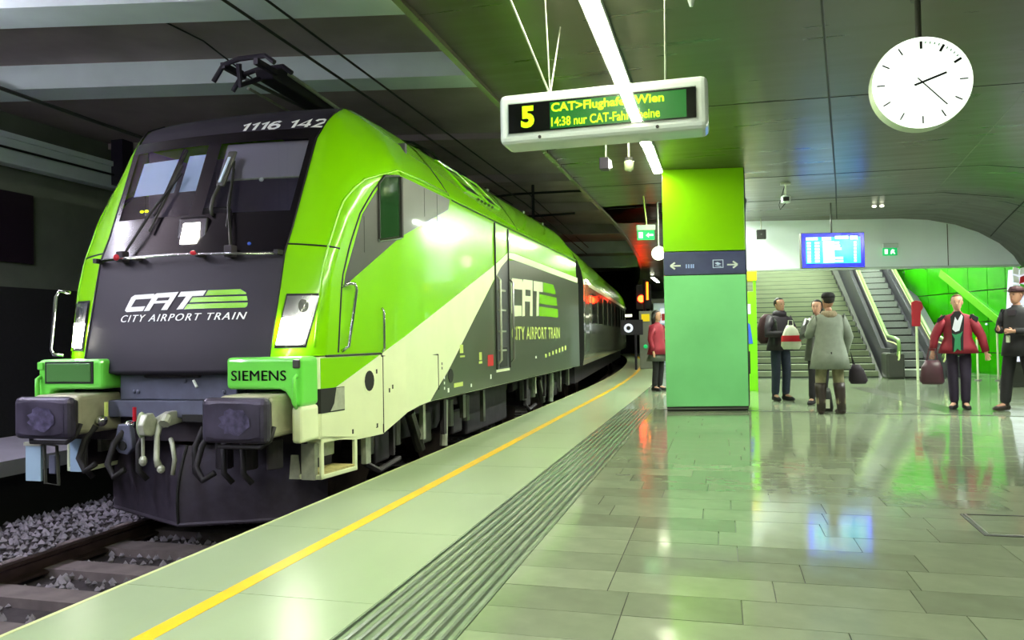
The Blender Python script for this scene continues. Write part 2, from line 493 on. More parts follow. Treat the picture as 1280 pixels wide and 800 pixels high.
# ---- fascia above the stairs
mb = MB()
a0 = (.5, fasc_y(.5)); 
fpts = [(.5, 2.6)] + [(x, z) for x, z in [(.5, 3.7), (4.0, 3.7), (4.6, 3.66), (5.2, 3.54), (5.7, 3.36), (6.15, 3.1), (6.45, 2.82), (6.62, 2.57)]]
vs = [(x, fasc_y(x), z) for x, z in fpts] + [(x, fasc_y(x)+.25, z) for x, z in fpts]
k = len(fpts)
mb.add(vs, [tuple(range(k)), tuple(reversed(range(k, 2*k)))] + [(i, i+k, (i+1) % k+k, (i+1) % k) for i in range(k)])
fas = struct(mb.build('wall_back', M['soft'], fix=True))
mb = MB(); x = 5.02; mb.box(x-.008, x+.008, fasc_y(x)-.006, fasc_y(x)+.01, 2.6, 3.56); mb.build('panel_joint', M['grayp'], fas)
mb = MB(); vs = []
for x in (.5, 6.62): vs += [(x, fasc_y(x)-.03, 2.57), (x, fasc_y(x)+.27, 2.57), (x, fasc_y(x)+.27, 2.61), (x, fasc_y(x)-.03, 2.61)]
mb.add(vs, [(0, 1, 2, 3), (7, 6, 5, 4)] + [(i, i+4, (i+1) % 4+4, (i+1) % 4) for i in range(4)])
mb.build('fascia_edge', M['signcase'], fas, fix=True)

# ---- stairwell shell
struct(MB().box(.25, .4, 19, 34, -.7, 6.4).build('wall_left_of_stairs', M['concrete']))
struct(MB().box(.25, 9, 33.8, 34, -.7, 6.4).build('wall_behind_stairs', M['concrete']))
struct(MB().box(.25, 9, 20.2, 34, 6.2, 6.4).build('ceiling_stairwell', M['concrete']))
struct(MB().box(.4, 9, 20.3, 20.45, 3.72, 6.2).build('wall_above_fascia', M['concrete']))
struct(MB().box(8.3, 8.5, 17, 34, -.7, 6.4).build('wall_right_hall', M['wall']))
struct(MB().box(6.8, 7.0, -5, 18.0, 0, 3.9).build('wall_right', M['wall']))
struct(MB().box(6.8, 8.5, 17.9, 18.05, 0, 6.2).build('wall_right_return', M['wall']))
struct(MB().box(-12, 8, -5.2, -5, -.8, 6.4).build('wall_rear', M['wall']))
struct(MB().box(-4.0, .6, 46, 46.3, -.8, 5.5).build('wall_far_end', M['concrete']))
struct(MB().box(-12, -4.0, 46, 46.3, -.8, 5.5).build('wall_tunnel_end', M['darkwall']))
# unseen lamps added in the stairwell to light the steps
for lx, lab in ((2.2, 'long lamp under the stairwell ceiling above the stone stairs'), (5.6, 'long lamp under the stairwell ceiling above the escalator'), (7.4, 'long lamp under the stairwell ceiling beside the green wall')):
  t = empty('stairwell_lamp', (lx, 25.5, 6.1), lab, 'lamp', 'stairwell lamps')
  MB().box(-.06, .06, -4, 4, -.05, 0).build('tube', M['tube2'], t); MB().box(-.08, .08, -4.05, 4.05, 0, .09).build('housing', M['signcase'], t)

# ---- staircase
stt = empty('staircase', (.5, 20.7, 0), kind='structure')
for i in range(24):
    MB().box(0, 3.25-.0*i, i*.4, i*.4+.44, max(-.02, i*.16-.1), (i+1)*.16).build('step', M['stair'], stt)
    MB().box(0, 3.25, i*.4-.006, i*.4+.012, i*.16-.0, i*.16+.035).build('step_shadow_gap', M['groove'], stt)  # dark strip paints a shade line at the foot of each riser
MB().prism([(0, 0), (9.6, 3.84), (9.6, 0)], 'x', 3.26, 3.34).build('stringer', M['grayp'], stt)
for i in range(18):
    MB().obox((3.2, .75+i*.5, .55+i*.2), (.006, 0, 0), (0, .05, .02), (0, -.02, .05)).build('tread_mark', M['seam'], stt)

# ---- escalator
es = empty('escalator', (3.95, 19.9, 0), 'grey escalator climbing away beside the wide stone stairs', 'escalator')
SL = .5
for i in range(20):
    z = max(.0, (i-1)*.2)
    MB().box(.33, 1.02, .5+i*.4, .5+i*.4+.42, z-.25 if z > .3 else -.01, z+.2).build('step', M['escst'], es)
    MB().box(.33, 1.02, .49+i*.4, .5+i*.4+.02, z-.0, z+.045).build('step_gap', M['seam'], es)
def espanel(x0, x1, h0, h1, y0, mtl, nm, par=None):
    MB().prism([(y0, 0), (y0, h1), (y0+1.1, h1), (9.2, h1+(9.2-y0-1.1)*SL), (9.2, h0+(9.2-y0-1.1)*SL), (y0+1.1, 0)], 'x', x0, x1).build(nm, mtl, par or es, bevel=.01)
espanel(.0, .1, -.3, .72, .4, M['escside'], 'outer_panel')
espanel(.22, .32, -.3, .45, .5, M['escside'], 'skirt_panel')
espanel(1.03, 1.10, -.3, .42, .5, M['escside'], 'skirt_panel')
espanel(1.10, 1.2, -.3, .72, .4, M['escside'], 'outer_panel')
espanel(1.2, 1.75, -.3, .5, .9, M['escside'], 'side_cladding')
for x in (.16, 1.16):
    def rl(dz, dx=0, y0=.2):
        return [(x+dx, y0+.25, .50+dz), (x+dx, y0+.03, .62+dz), (x+dx, y0, .78+dz), (x+dx, y0+.1, .93+dz), (x+dx, y0+.5, .98+dz), (x+dx, y0+1.3, 1.02+dz), (x+dx, 9.2, 1.02+dz+(9.2-y0-1.3)*SL)]
    MB().tube(rl(0), .045, 8).build('handrail', M['handrail'], es, smooth=True)
    MB().tube(rl(-.12, .0), .022, 6).build('light_profile', mat('lit_profile', (215, 230, 160), .4, emit=(210, 230, 150), es=.5), es, smooth=True)
    MB().prism([(.3, .5), (.3, .9), (1.4, .95), (9.2, .95+7.8*SL), (9.2, .5+7.9*SL), (1.3, .5)], 'x', x-.012, x+.012).build('balustrade', M['escside'], es)
MB().box(-.1, .3, .3, 1.0, 0, .62).build('newel_casing', M['grayp'], es, bevel=.05)

# ---- green panelled wall
gw = empty('wall_green', (5.75, 26.6, 0), kind='structure')
P0, P1 = Vector((5.2, 27.0)), Vector((6.98, 20.9))
dv = (P1-P0); Lw = dv.length; dv.normalize(); nv = Vector((dv.y, -dv.x))
if nv.y > 0: nv = -nv
gx = [0, 1.2, 2.4, 3.4, 4.3, 5.1, 5.8, Lw]
gz = [-.3, .55, 1.35, 2.15, 3.0, 4.2]
def gp(s_, z_, o_=0):
    p = P0 + dv*s_ + nv*o_
    return Vector((p.x-5.75, p.y-26.6, z_))
for i in range(len(gx)-1):
    for j in range(len(gz)-1):
        c = (gp(gx[i], gz[j])+gp(gx[i+1], gz[j+1]))/2
        MB().obox(c, Vector((dv.x, dv.y, 0))*((gx[i+1]-gx[i])/2-.012), Vector((nv.x, nv.y, 0))*.02, (0, 0, (gz[j+1]-gz[j])/2-.012)).build('panel', M['gwall'], gw)
        q = gp(gx[i+1]-.06, gz[j+1]-.07, .035)
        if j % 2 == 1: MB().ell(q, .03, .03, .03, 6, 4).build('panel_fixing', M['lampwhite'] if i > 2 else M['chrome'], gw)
MB().obox(gp(Lw/2, 1.5, -.06), Vector((dv.x, dv.y, 0))*Lw/2, Vector((nv.x, nv.y, 0))*.03, (0, 0, 2.6)).build('backing', M['seam'], gw)
a, b = gp(3.1, 2.75, .06), gp(5.9, 1.15, .06)
d_ = (b-a); up = Vector((0, 0, 1)); pn = d_.normalized().cross(Vector((nv.x, nv.y, 0))).normalized()
MB().obox((a+b)/2, d_/2, Vector((nv.x, nv.y, 0))*.015, pn*.1).build('diagonal_band', M['gwall2'], gw)

# ---- track area
struct(MB().box(-7.15, -2.87, -5, 46, -.8, -.66).build('floor_track_bed', M['bed']))
mb = MB()
MB().box(-12, -7.15, -5, 46, -.3, 0)
struct(MB().box(-12, -7.12, -5, 46, -.16, .0).build('floor_left_platform', mat('left_platform_slab', (128, 126, 136), .6, var=.1, scale=2)))
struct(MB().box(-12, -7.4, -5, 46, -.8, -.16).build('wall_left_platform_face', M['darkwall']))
lw = struct(MB().box(-11.2, -11, -5, 46, 0, 5.5).build('wall_left', M['wall']))
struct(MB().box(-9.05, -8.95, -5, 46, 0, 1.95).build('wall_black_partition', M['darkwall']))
MB().box(-11, -10.75, -5, 46, 4.05, 4.5).build('ledge', M['beam'], lw, bevel=.02)
MB().box(-10.78, -10.7, -5, 46, 4.44, 4.53).build('ledge_lip', M['beam'], lw)
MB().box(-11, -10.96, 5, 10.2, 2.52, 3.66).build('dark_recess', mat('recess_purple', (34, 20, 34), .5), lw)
MB().tube([(-10.7, -5, 4.27), (-10.7, 40, 4.3)], .02, 6).build('ledge_cable', M['seam'], lw)
for y in (11.8, 19, 27):
    MB().box(-10.75, -10.5, y-.13, y+.13, 4.1, 4.93).build('cable_bracket', M['darkbox'], lw)
# stepped ceiling over the track with pale beams
def beamline(t_, x):  return t_ + (x+3.3)*.225
struct(MB().box(-12, -2.2, -5, 46, 5.25, 5.45).build('ceiling_track', M['tceil']))
for yb, z0 in ((7.55, 4.88), (10.3, 4.9), (13.6, 4.82), (17.4, 4.75), (21.5, 4.7), (26, 4.6), (31, 4.5), (37, 4.4)):
    vs = []
    for x in (-11, -2.26):
        y = beamline(yb, x)
        vs += [(x, y, z0), (x, y+.55, z0), (x, y+.55, 5.25), (x, y, 5.25)]
    bmo = MB().add(vs, [(0, 1, 2, 3), (7, 6, 5, 4)] + [(i, i+4, (i+1) % 4+4, (i+1) % 4) for i in range(4)]).build('trim_%d' % (2+int(yb)), M['beam'] if yb in (7.55, 10.3, 37, 31) else M['tceil'], fix=True)
    struct(bmo)
    if yb > 10.2 and yb < 30:   # lower soffit behind each beam
        pass
vs = []
for x in (-11, -2.26):
    y = beamline(10.9, x); vs += [(x, y, 4.93), (x, 46, 4.93), (x, 46, 5.2), (x, y, 5.2)]
struct(MB().add(vs, [(0, 1, 2, 3), (7, 6, 5, 4)] + [(i, i+4, (i+1) % 4+4, (i+1) % 4) for i in range(4)]).build('ceiling_track_lower', M['tceil'], fix=True))
mb = MB().tube([(-6.9, 5, 5.22), (-6.6, 8.8, 5.22), (-6.4, 9.6, 4.95), (-5.6, 16, 4.91), (-5.6, 30, 4.91)], .012, 5)
struct(mb.build('trim_30', M['seam']))
# sleepers, rails, ballast
tr = empty('track', (-4.51, 0, ZR), kind='structure')
for i in range(30):
    y = 2.6+i*.62
    MB().box(-1.25, 1.25, y-.12, y+.12, -.22, -.12).build('sleeper', M['sleeper'], tr, bevel=.015) if i == 0 else None
    if i == 0: sl = [o for o in D.objects if o.name.startswith('sleeper')][0]
    else:
        o = D.objects.new('sleeper', sl.data); COL.objects.link(o); o.parent = tr; o.location = (0, i*.62, 0)
for sx in (-1, 1):
    c = sx*.7525
    yl = [-4, 5, 15] + [15+2.5*i for i in range(1, 11)]
    prf = [(-.07, -.15), (.07, -.15), (.07, -.135), (.012, -.12), (.012, -.04), (.036, -.03), (.036, 0), (-.036, 0), (-.036, -.03), (-.012, -.04), (-.012, -.12), (-.07, -.135)]
    mb = MB(); n = len(prf)
    for y in yl:
        for (x, z) in prf: mb.v.append((c+x+edge_off(y), y, z))
    for j in range(len(yl)-1):
        for i in range(n): mb.f.append((j*n+i, (j+1)*n+i, (j+1)*n+(i+1) % n, j*n+(i+1) % n))
    mb.build('rail', M['rail'], tr, fix=True)
rs = random.Random(5)
mb = MB()
for i in range(9000):
    x = rs.uniform(-2.6, 1.6) if i % 3 else rs.uniform(-2.6, -.85); y = 3+rs.random()**1.6*18
    r = rs.uniform(.018, .042)
    if min(abs(x-.7525), abs(x+.7525)) < .09: continue
    sc_ = [rs.uniform(.7, 1.3)*r for _ in range(3)]
    z = -.165 + rs.uniform(-.02, .012)
    vs = [(x+sc_[0], y, z), (x-sc_[0], y+r*.2, z), (x, y+sc_[1], z), (x, y-sc_[1], z), (x, y, z+sc_[2]), (x, y, z-sc_[2])]
    mb.add(vs, [(0, 2, 4), (2, 1, 4), (1, 3, 4), (3, 0, 4), (2, 0, 5), (1, 2, 5), (3, 1, 5), (0, 3, 5)])
tag(mb.build('ballast', M['stone'], tr), kind='stuff')

# ================================================================== LAMPS
def lamp_row(x, ys_, z, mtl, label, w_=.055, L=2.9, up=False):
    for i, y in enumerate(ys_):
        t = empty('strip_lamp', (x, y, z), label[i] if isinstance(label, list) else label, 'lamp', 'ceiling strip lamps')
        MB().box(-w_, w_, 0, L, -.012, 0).build('tube', mtl, t)
        MB().box(-w_-.02, w_+.02, 0, L, 0, .05).build('housing', M['signcase'], t)
        if up:
            MB().box(-w_, w_, 0, L, .05, .062).build('upper_tube', mtl, t)
            for yh in (.4, L-.4): MB().tube([(0, yh, .05), (0, yh, 1.05)], .008, 5).build('hanger', M['seam'], t)
lamp_row(-.87, [-4.4, -1.5, 1.4, 4.3, 7.2], 3.64, M['tube'], ['bright ceiling strip lamp over the platform, behind the viewpoint farthest back', 'bright ceiling strip lamp over the platform, just behind the viewpoint', 'bright ceiling strip lamp over the platform, before the departure sign', 'bright ceiling strip lamp crossing above the departure sign at the top edge', 'bright ceiling strip lamp between the departure sign and the green pillar'])
t = empty('strip_lamp', (-.86, 10.1, 3.64), 'short bright ceiling strip lamp ending against the top of the green pillar', 'lamp', 'ceiling strip lamps')
MB().box(-.055, .055, 0, 1.72, -.012, 0).build('tube', M['tube'], t); MB().box(-.075, .075, 0, 1.72, 0, .05).build('housing', M['signcase'], t)
lamp_row(5.2, [11], 3.38, M['tube2'], ['strip lamp under the curved ceiling at right, beyond the frame beside the clock'])  # added out of view to brighten the far hall
lamp_row(4.25, [9.0], 3.6, M['tube2'], ['strip lamp on the flat ceiling right of the clock, beyond the frame'])  # extra lamp added out of view to light the fascia
lamp_row(-8.4, [-4, -.5, 2.4], 4.2, M['tube4'], ['cool strip lamp above the left platform, rearmost', 'cool strip lamp above the left platform, middle', 'cool strip lamp above the left platform, nearest the locomotive'], up=True)  # invented lamps out of view, brighten the track ceiling and beams
lamp_row(-5.6, [-4, -.8], 5.18, M['tube3'], ['strip lamp under the track ceiling behind the viewpoint', 'strip lamp under the track ceiling ahead of the locomotive'], L=2.6)  # added out of view to light the beams and locomotive front
# far lamps behind the pillar; the first two are added, unseen fascia fill
for (x, y, nm) in ((.1, 12.95, 'strip lamp directly behind the green pillar'), (.1, 16.2, 'strip lamp behind the green pillar before the fascia'), (-2.8, 33.8, 'bright curved strip lamp beside the red signal far along the platform'), (-1.0, 17.5, 'strip lamp hidden behind the green pillar'), (-1.3, 23.5, 'second strip lamp hidden behind the green pillar')):
    t = empty('strip_lamp', (x, y, 3.62), nm, 'lamp', 'ceiling strip lamps')
    LL = 1.8 if y == 16.2 else 3.1
    MB().box(-.06, .06, 0, LL, -.012, 0).build('tube', M['tube2'] if x == .1 else M['tube'], t); MB().box(-.08, .08, 0, LL, 0, .05).build('housing', M['signcase'], t)

# ================================================================== LOCOMOTIVE
OFF = (0, 5.45, 0)
loco = empty('locomotive', (-4.51, 5.45, ZR), 'lime green and anthracite electric locomotive standing at the platform edge, headlights lit', 'locomotive')
# the cab narrows towards the front: widths beyond .95 m are drawn in ahead of y = 7.05
NOWARP = {'blue_plate', 'plate_bracket', 'socket_frame', 'socket', 'grease_patch', 'buffer', 'buffer_face', 'buffer_flange', 'buffer_housing', 'buffer_loop', 'snow_plough', 'plough_seam', 'plough_lip', 'wheel', 'axle_box', 'spring', 'axle_guard', 'damper', 'bogie', 'far_side_frame', 'brake_pipe', 'air_hose', 'cock_handle', 'hanging_bracket', 'contact_bow', 'windscreen_surround', 'windscreen_glass', 'nose_panel', 'underframe', 'bogie_bracket', 'left_corner_handrail'}
XONLY = {'front_corner_box', 'corner_leg', 'box_notch', 'front_handle', 'inset_panel', 'inset_frame', 'front_beam'}
BODY = {'body_side', 'cheek_seam', 'crease', 'headlight', 'reflector', 'lit_lamp', 'upper_lens', 'headlight_glass'}
SHIFT = {'step_frame', 'step_tread', 'step_box', 'ribbed_plate', 'step_back', 'sanding_bracket'}
def warp(p, name):
    x, y, z = p
    if name in NOWARP: return p
    ax = abs(x)
    if name in SHIFT: y = y+.2*(7.05-y)
    if ax <= .95 or y >= 7.05: return (x, y, z)
    w_ = (ax-.95)/.55
    if name not in XONLY and name not in SHIFT: y = y+min(w_, 1.1)*(.09 if name in BODY else .2)*(7.05-y)
    T = 1.5-.21*min(1., (7.05-y)/1.35)
    if name in XONLY: T = 1.298
    return (math.copysign(.95+w_*(T-.95), x), y, z)
def B(mb, name, m_, smooth=False, bevel=0, parent=None, fix=False, solid=0):
    mb.v = [warp(p, name) for p in mb.v]
    return mb.build(name, m_, parent or loco, smooth, bevel, OFF, solid, fix)
T_a = [(1.35, .92), (2.4, .95), (3.5, 1.0), (3.8, 1.06), (3.92, 1.02), (4.0, .8), (4.06, .45)]
T_y = [(1.35, 5.56), (1.55, 5.585), (2.43, 5.80), (2.62, 5.9), (3.5, 6.27), (3.7, 6.41), (3.8, 6.52), (3.92, 6.78), (4.0, 7.15), (4.06, 7.7)]
T_w = [(3.28, 1.5), (3.33, 1.485), (3.45, 1.42), (3.6, 1.33), (3.8, 1.19), (3.92, 1.06), (4.0, .84), (4.06, .5)]
T_s = [(1.35, 5.70), (1.56, 5.72), (2.19, 5.80), (2.5, 5.95), (2.8, 6.15), (3.12, 6.50), (3.3, 7.0), (3.5, 7.3), (3.8, 7.5), (3.92, 7.7), (4.0, 7.9), (4.06, 8.2)]
A_ = lambda z: min(interp(T_a, z), interp(T_w, z)*.985)
W_ = lambda z: interp(T_w, z)
def front_y(x, z):
    a = A_(z); return interp(T_y, z) - .1*(1-min(1, abs(x)/a)**2)
def front(x, z, o=0.): return (x, front_y(x, z)-o, z)
def corner(t, z, sx=1, o=0.):
    a, w_ = A_(z), W_(z); y0, y1 = interp(T_y, z), interp(T_s, z)
    q = t*PI/2
    return (sx*(a+(w_-a)*math.sin(q)**.9 + o*math.sin(q)), y0+(y1-y0)*(1-math.cos(q)**.9) - o*math.cos(q), z)
YE = 16.75
def yend(z): return YE - .45*(interp(T_y, z)-5.56)
zs_low = lsp(1.39, 2.42, 8); zs_win = lsp(2.42, 3.62, 14); zs_top = lsp(3.62, 3.92, 7)+[3.96, 4.0, 4.03, 4.06]
zs_all = [1.53]+[z for z in lsp(1.6, 3.6, 26)]+[3.66, 3.72, 3.78, 3.84, 3.88, 3.92, 3.96, 4.0, 4.03, 4.06]
U = lsp(-1, 1, 15)
# lower anthracite nose panel with rolled lower edge
mb = MB(); mb.grid(lambda u, z: front(u*A_(z), z) if z > 1.42 else (u*A_(1.42), front_y(u*A_(1.42), 1.42)+(.10 if z < 1.40 else 0), z), U, [1.38, 1.405]+lsp(1.43, 2.42, 8), True)
B(mb, 'nose_panel', M['anth'], True)
# windscreen surround: black band and pillars around two openings
def gpatch(u0_, u1_, z0, z1, m_, nm, nu=6, nz=6, o=0., smooth=True, par=None):
    mb = MB(); mb.grid(lambda x, z: front(x, z, o), lsp(u0_, u1_, nu), lsp(z0, z1, nz), True)
    return B(mb, nm, m_, smooth, parent=par)
mb = MB()
mb.grid(lambda u, z: front(u*A_(z), z), U, [2.424]+lsp(2.48, 2.80, 5), True)
mb.grid(lambda u, z: front(u*A_(z), z), U, lsp(3.5, 3.62, 4), True)
for (ua, ub) in ((-1, -.93), (-.07, .07), (.93, 1)):
    mb.grid(lambda u, z: front(u*A_(z), z), [ua, (ua+ub)/2, ub], lsp(2.80, 3.5, 8), True)
surround = B(mb, 'windscreen_surround', M['black'], True)
for s in (-1, 1):
    mb = MB(); mb.grid(lambda u, z: front(s*u*A_(z), z, -.012), lsp(.07, .93, 8), lsp(2.80, 3.5, 8), s < 0)
    B(mb, 'windscreen_glass', M['glassm'], True)
# roof dome
mb = MB(); mb.grid(lambda u, z: front(u*A_(z), z), U, zs_top, True)
mb.grid(lambda u, k: (u*lerp_w(k)[0], lerp_w(k)[1], lerp_w(k)[2]), U, [0, 1], True) if False else None
B(mb, 'roof_front', M['anth'], True)
# green cheeks, body sides and sloping roof sides
for s in (-1, 1):
    mb = MB()
    mb.grid(lambda t, z: corner(t, z, s), lsp(0, 1, 12), zs_all, s > 0)
    def sidey(k, z):
        y0_ = interp(T_s, z); ym = max(7.05, y0_+.02)
        return y0_+(ym-y0_)*k/6 if k <= 6 else ym+(yend(z)-ym)*(k-6)/14
    mb.grid(lambda k, z: (s*W_(z), sidey(k, z), z), list(range(21)), zs_all, s > 0)
    B(mb, 'body_side', M['lime'], True, fix=False)
mb = MB(); mb.grid(lambda u, t: (u*.5, 7.7+t*(16.0-7.7), 4.06+.05*(1-u*u)), lsp(-1, 1, 7), [0, .5, 1], True)
B(mb, 'roof_deck', M['under'], True)
mb = MB(); mb.grid(lambda u, z: (u*W_(z), yend(z), z), lsp(-1, 1, 3), zs_all); mb.box(-1.5, 1.5, YE-.1, YE, .98, 1.53)
B(mb, 'rear_end', M['anth'])
# gutter line and body seams
for s in (-1, 1):
    mb = MB(); mb.tube([(s*1.503, y, 3.29) for y in (7.0, 16.5)], .016, 6); B(mb, 'gutter', M['lime'])
    mb = MB(); mb.tube([(s*1.502, y, 3.268) for y in (8.5, 16.5)], .007, 4); B(mb, 'body_seam', M['seam'])
    mb = MB(); mb.tube([corner(1, z, s, .002) for z in lsp(1.55, 3.25, 16)], .008, 5); B(mb, 'body_seam', M['seam'])
    mb = MB(); mb.tube([corner(0, z, s, .003) for z in lsp(1.42, 3.9, 26)], .009, 5); B(mb, 'cheek_seam', M['seam'])
    mb = MB(); mb.tube([corner(t, 2.49-.04*t, s, .002) for t in lsp(0, 1, 9)], .008, 5); B(mb, 'cheek_seam', M['seam'])
    # raised highlight crease
    mb = MB(); mb.tube([corner(.62, z, s, .0) for z in lsp(1.6, 2.9, 14)]+[corner(.70, 3.02, s, 0), corner(.8, 3.13, s, 0), corner(.92, 3.24, s, 0), (s*1.497, 6.95, 3.31), (s*1.49, 7.5, 3.325), (s*1.487, 8.4, 3.33)], .013, 6); B(mb, 'crease', M['lime'], True)

# ---- side livery (thin plates on the flat side)
def slice_poly(pts, xs):
    out = []
    def clip(P, x, right):
        Q = []
        for i in range(len(P)):
            a, b = P[i], P[(i+1) % len(P)]
            ina = a[0] >= x if right else a[0] <= x; inb = b[0] >= x if right else b[0] <= x
            if ina: Q.append(a)
            if ina != inb:
                t_ = (x-a[0])/(b[0]-a[0]); Q.append((x, a[1]+(b[1]-a[1])*t_))
        return Q
    for x0_, x1_ in zip(xs, xs[1:]):
        P = clip(pts, x0_, True)
        if len(P) > 2: P = clip(P, x1_, False)
        Q = []
        for p_ in P:
            if not Q or (abs(p_[0]-Q[-1][0])+abs(p_[1]-Q[-1][1])) > 1e-5: Q.append(p_)
        if len(Q) > 2 and abs(Q[0][0]-Q[-1][0])+abs(Q[0][1]-Q[-1][1]) < 1e-5: Q.pop()
        if len(Q) > 2: out.append(Q)
    return out
def sideplate(pts, m_, nm, s=1, x0=1.496, x1=1.506, par=None):
    mb = MB()
    if min(p_[0] for p_ in pts) < 7.05 < max(p_[0] for p_ in pts) or nm in ('dark_corner_panel', 'green_wedge'):
        xs = [5.0, 5.6, 5.9, 6.2, 6.5, 6.8, 7.05, 99]
        for P in slice_poly(pts, xs): mb.prism(P, 'x', s*x0, s*x1)
        return B(mb, nm, m_, parent=par)
    mb.prism(pts, 'x', s*x0, s*x1); return B(mb, nm, m_, parent=par)
for s in (1, -1):
    sideplate([(5.44, 1.52), (16.75, 1.52), (16.75, .98), (7.69, .98), (7.17, .95), (6.55, .77), (6.05, .77), (5.72, .80), (5.72, 1.045), (5.44, 1.045)] if False else [(5.40, 1.52), (16.75, 1.52), (16.75, .98), (7.69, .98), (7.17, .95), (6.55, .77), (6.05, .77), (5.40, .84)], M['cream'], 'lower_side_panel', s, 1.46, 1.5)
    # dark window corner
    pts = [(5.80, 2.12), (5.85, 2.25), (6.0, 2.51), (6.2, 2.8), (6.5, 3.06), (6.7, 3.18), (6.95, 3.255), (7.2, 3.262), (8.42, 3.262), (8.37, 3.14), (6.97, 2.655)]
    if s == -1: pass
    sideplate([(a+.03, b) if i < 3 else (a, b) for i, (a, b) in enumerate(pts)], M['grayp'], 'dark_corner_panel', s, 1.492, 1.504)
    # cream stripe, split around the door
    sideplate([(5.42, 1.18), (5.42, .86), (6.0, .80), (7.6, .99), (7.71, 1.0), (8.27, 1.28), (10.2, 2.46), (10.2, 2.645), (6.52, 1.515)], M['cream'], 'cream_stripe', s, 1.497, 1.507)
    sideplate([(5.42, 1.51), (6.49, 1.51), (5.42, 1.175)], M['lime'], 'green_wedge', s, 1.494, 1.505)
    sideplate([(10.95, 2.82), (16.68, 2.80), (16.68, 2.91), (11.3, 2.92), (10.95, 2.90)], M['cream'], 'cream_stripe', s)
    sideplate([(7.72, .985), (16.74, .985), (16.74, 2.8), (11.3, 2.82), (10.95, 2.79), (10.95, 1.0), (10.95, 1.0)], M['slate'], 'dark_side_panel', s, 1.494, 1.506) if False else None
    sideplate([(7.72, .985), (10.95, .985), (10.95, 1.16), (10.22, 1.16), (10.22, 2.45), (8.27, 1.28)], M['slate'], 'dark_side_panel', s, 1.495, 1.506)
    sideplate([(10.95, .985), (16.74, .985), (16.74, 2.79), (11.3, 2.815), (10.95, 2.78)], M['slate'], 'dark_side_panel', s, 1.495, 1.506)
    # door with recess
    dr = sideplate([(10.24, 2.66), (10.93, 2.90), (10.93, 3.25), (10.24, 3.25)], M['lime'], 'door', s, 1.47, 1.503)
    sideplate([(10.24, 2.47), (10.55, 2.65), (10.93, 2.80), (10.93, 2.895), (10.24, 2.655)], M['cream'], 'cream_stripe', s, 1.49, 1.505, dr)
    sideplate([(10.24, 1.2), (10.93, 1.2), (10.93, 2.795), (10.55, 2.645), (10.24, 2.465)], M['escside'], 'recess', s, 1.49, 1.5055, dr)
    sideplate([(10.42, 1.22), (10.8, 1.22), (10.8, 1.5), (10.42, 1.5)], M['seam'], 'step_hole', s, 1.5, 1.508, dr)
    for y in (10.24, 10.93):
        mb = MB(); mb.tube([(s*1.51, y, 1.2), (s*1.51, y, 3.25)], .014, 5); B(mb, 'door_seam', M['seam'], parent=dr)
    for y in (10.30, 10.98):
        mb = MB(); mb.tube([(s*1.51, y, 1.28), (s*1.56, y, 1.33), (s*1.56, y, 2.45), (s*1.51, y, 2.5)], .018, 7); B(mb, 'handrail', M['palemet'] if y < 10.5 else M['steel'], True)
    for z in (1.45, 1.72, 2.02, 2.3):
        mb = MB().box(s*1.5, s*1.55, 10.36, 10.62, z, z+.025); B(mb, 'foothold', M['palemet'])
    # cab side window
    sideplate([(6.52, 2.60), (6.95, 2.67), (6.95, 3.235), (6.84, 3.25), (6.62, 3.2), (6.52, 3.14)], M['glassg'], 'side_window', s, 1.5, 1.512)
    wd = [o for o in loco.children if o.name.startswith('side_window')][-1]
    mb = MB()
    mb.tube([(s*1.512, 6.50, 2.58), (s*1.512, 6.97, 2.65)], .016, 5); B(mb, 'window_sill', M['chrome'], parent=wd)
    mb = MB(); mb.tube([(s*1.512, 6.97, 2.65), (s*1.512, 6.97, 3.25)], .028, 5); B(mb, 'window_post', M['seam'], parent=wd)
    mb = MB(); mb.tube([(s*1.512, 6.51, 2.6), (s*1.512, 6.51, 3.12), (s*1.512, 6.63, 3.21), (s*1.512, 6.95, 3.255)], .012, 5); B(mb, 'window_frame', M['seam'], parent=wd)
    for y in (6.22, 7.62, 8.0):
        mb = MB().box(s*1.503, s*1.506, y-.004, y+.004, 2.45 if y < 7 else 2.95, 2.78 if y < 7 else 3.25); B(mb, 'panel_seam', M['seam'])
    # lower panel seams, round port, screws
    for pts in ([(5.5, 1.525), (6.52, 1.525), (6.52, 1.50), (7.95, 1.475)], [(6.55, 1.5), (6.55, .78)], [(7.95, 1.475), (7.95, 1.09)]):
        mb = MB(); mb.tube([(s*1.507, a, b) for a, b in pts], .006 if pts[0][0] != 5.5 else .009, 4); B(mb, 'panel_seam', M['seam'])
    for (y, z, r) in ((6.27, 1.28, .075), (8.35, 1.22, .065)):
        mb = MB(); mb.cyl((s*1.49, y, z), (s*1.512, y, z), r*1.25, 16); B(mb, 'round_port', M['seam'])
        if r > .07:
            mb = MB(); mb.cyl((s*1.50, y, z), (s*1.511, y, z), r*1.5, 18); B(mb, 'port_rim', M['cream'])
    for (y, z) in ((6.42, 1.36), (6.42, .86), (5.95, .85), (6.75, 1.2), (6.68, 1.17)):
        mb = MB(); mb.box(s*1.5, s*1.51, y-.012, y+.012, z-.02, z+.02); B(mb, 'latch', M['seam'])
    # small stencils
    rr = random.Random(11)
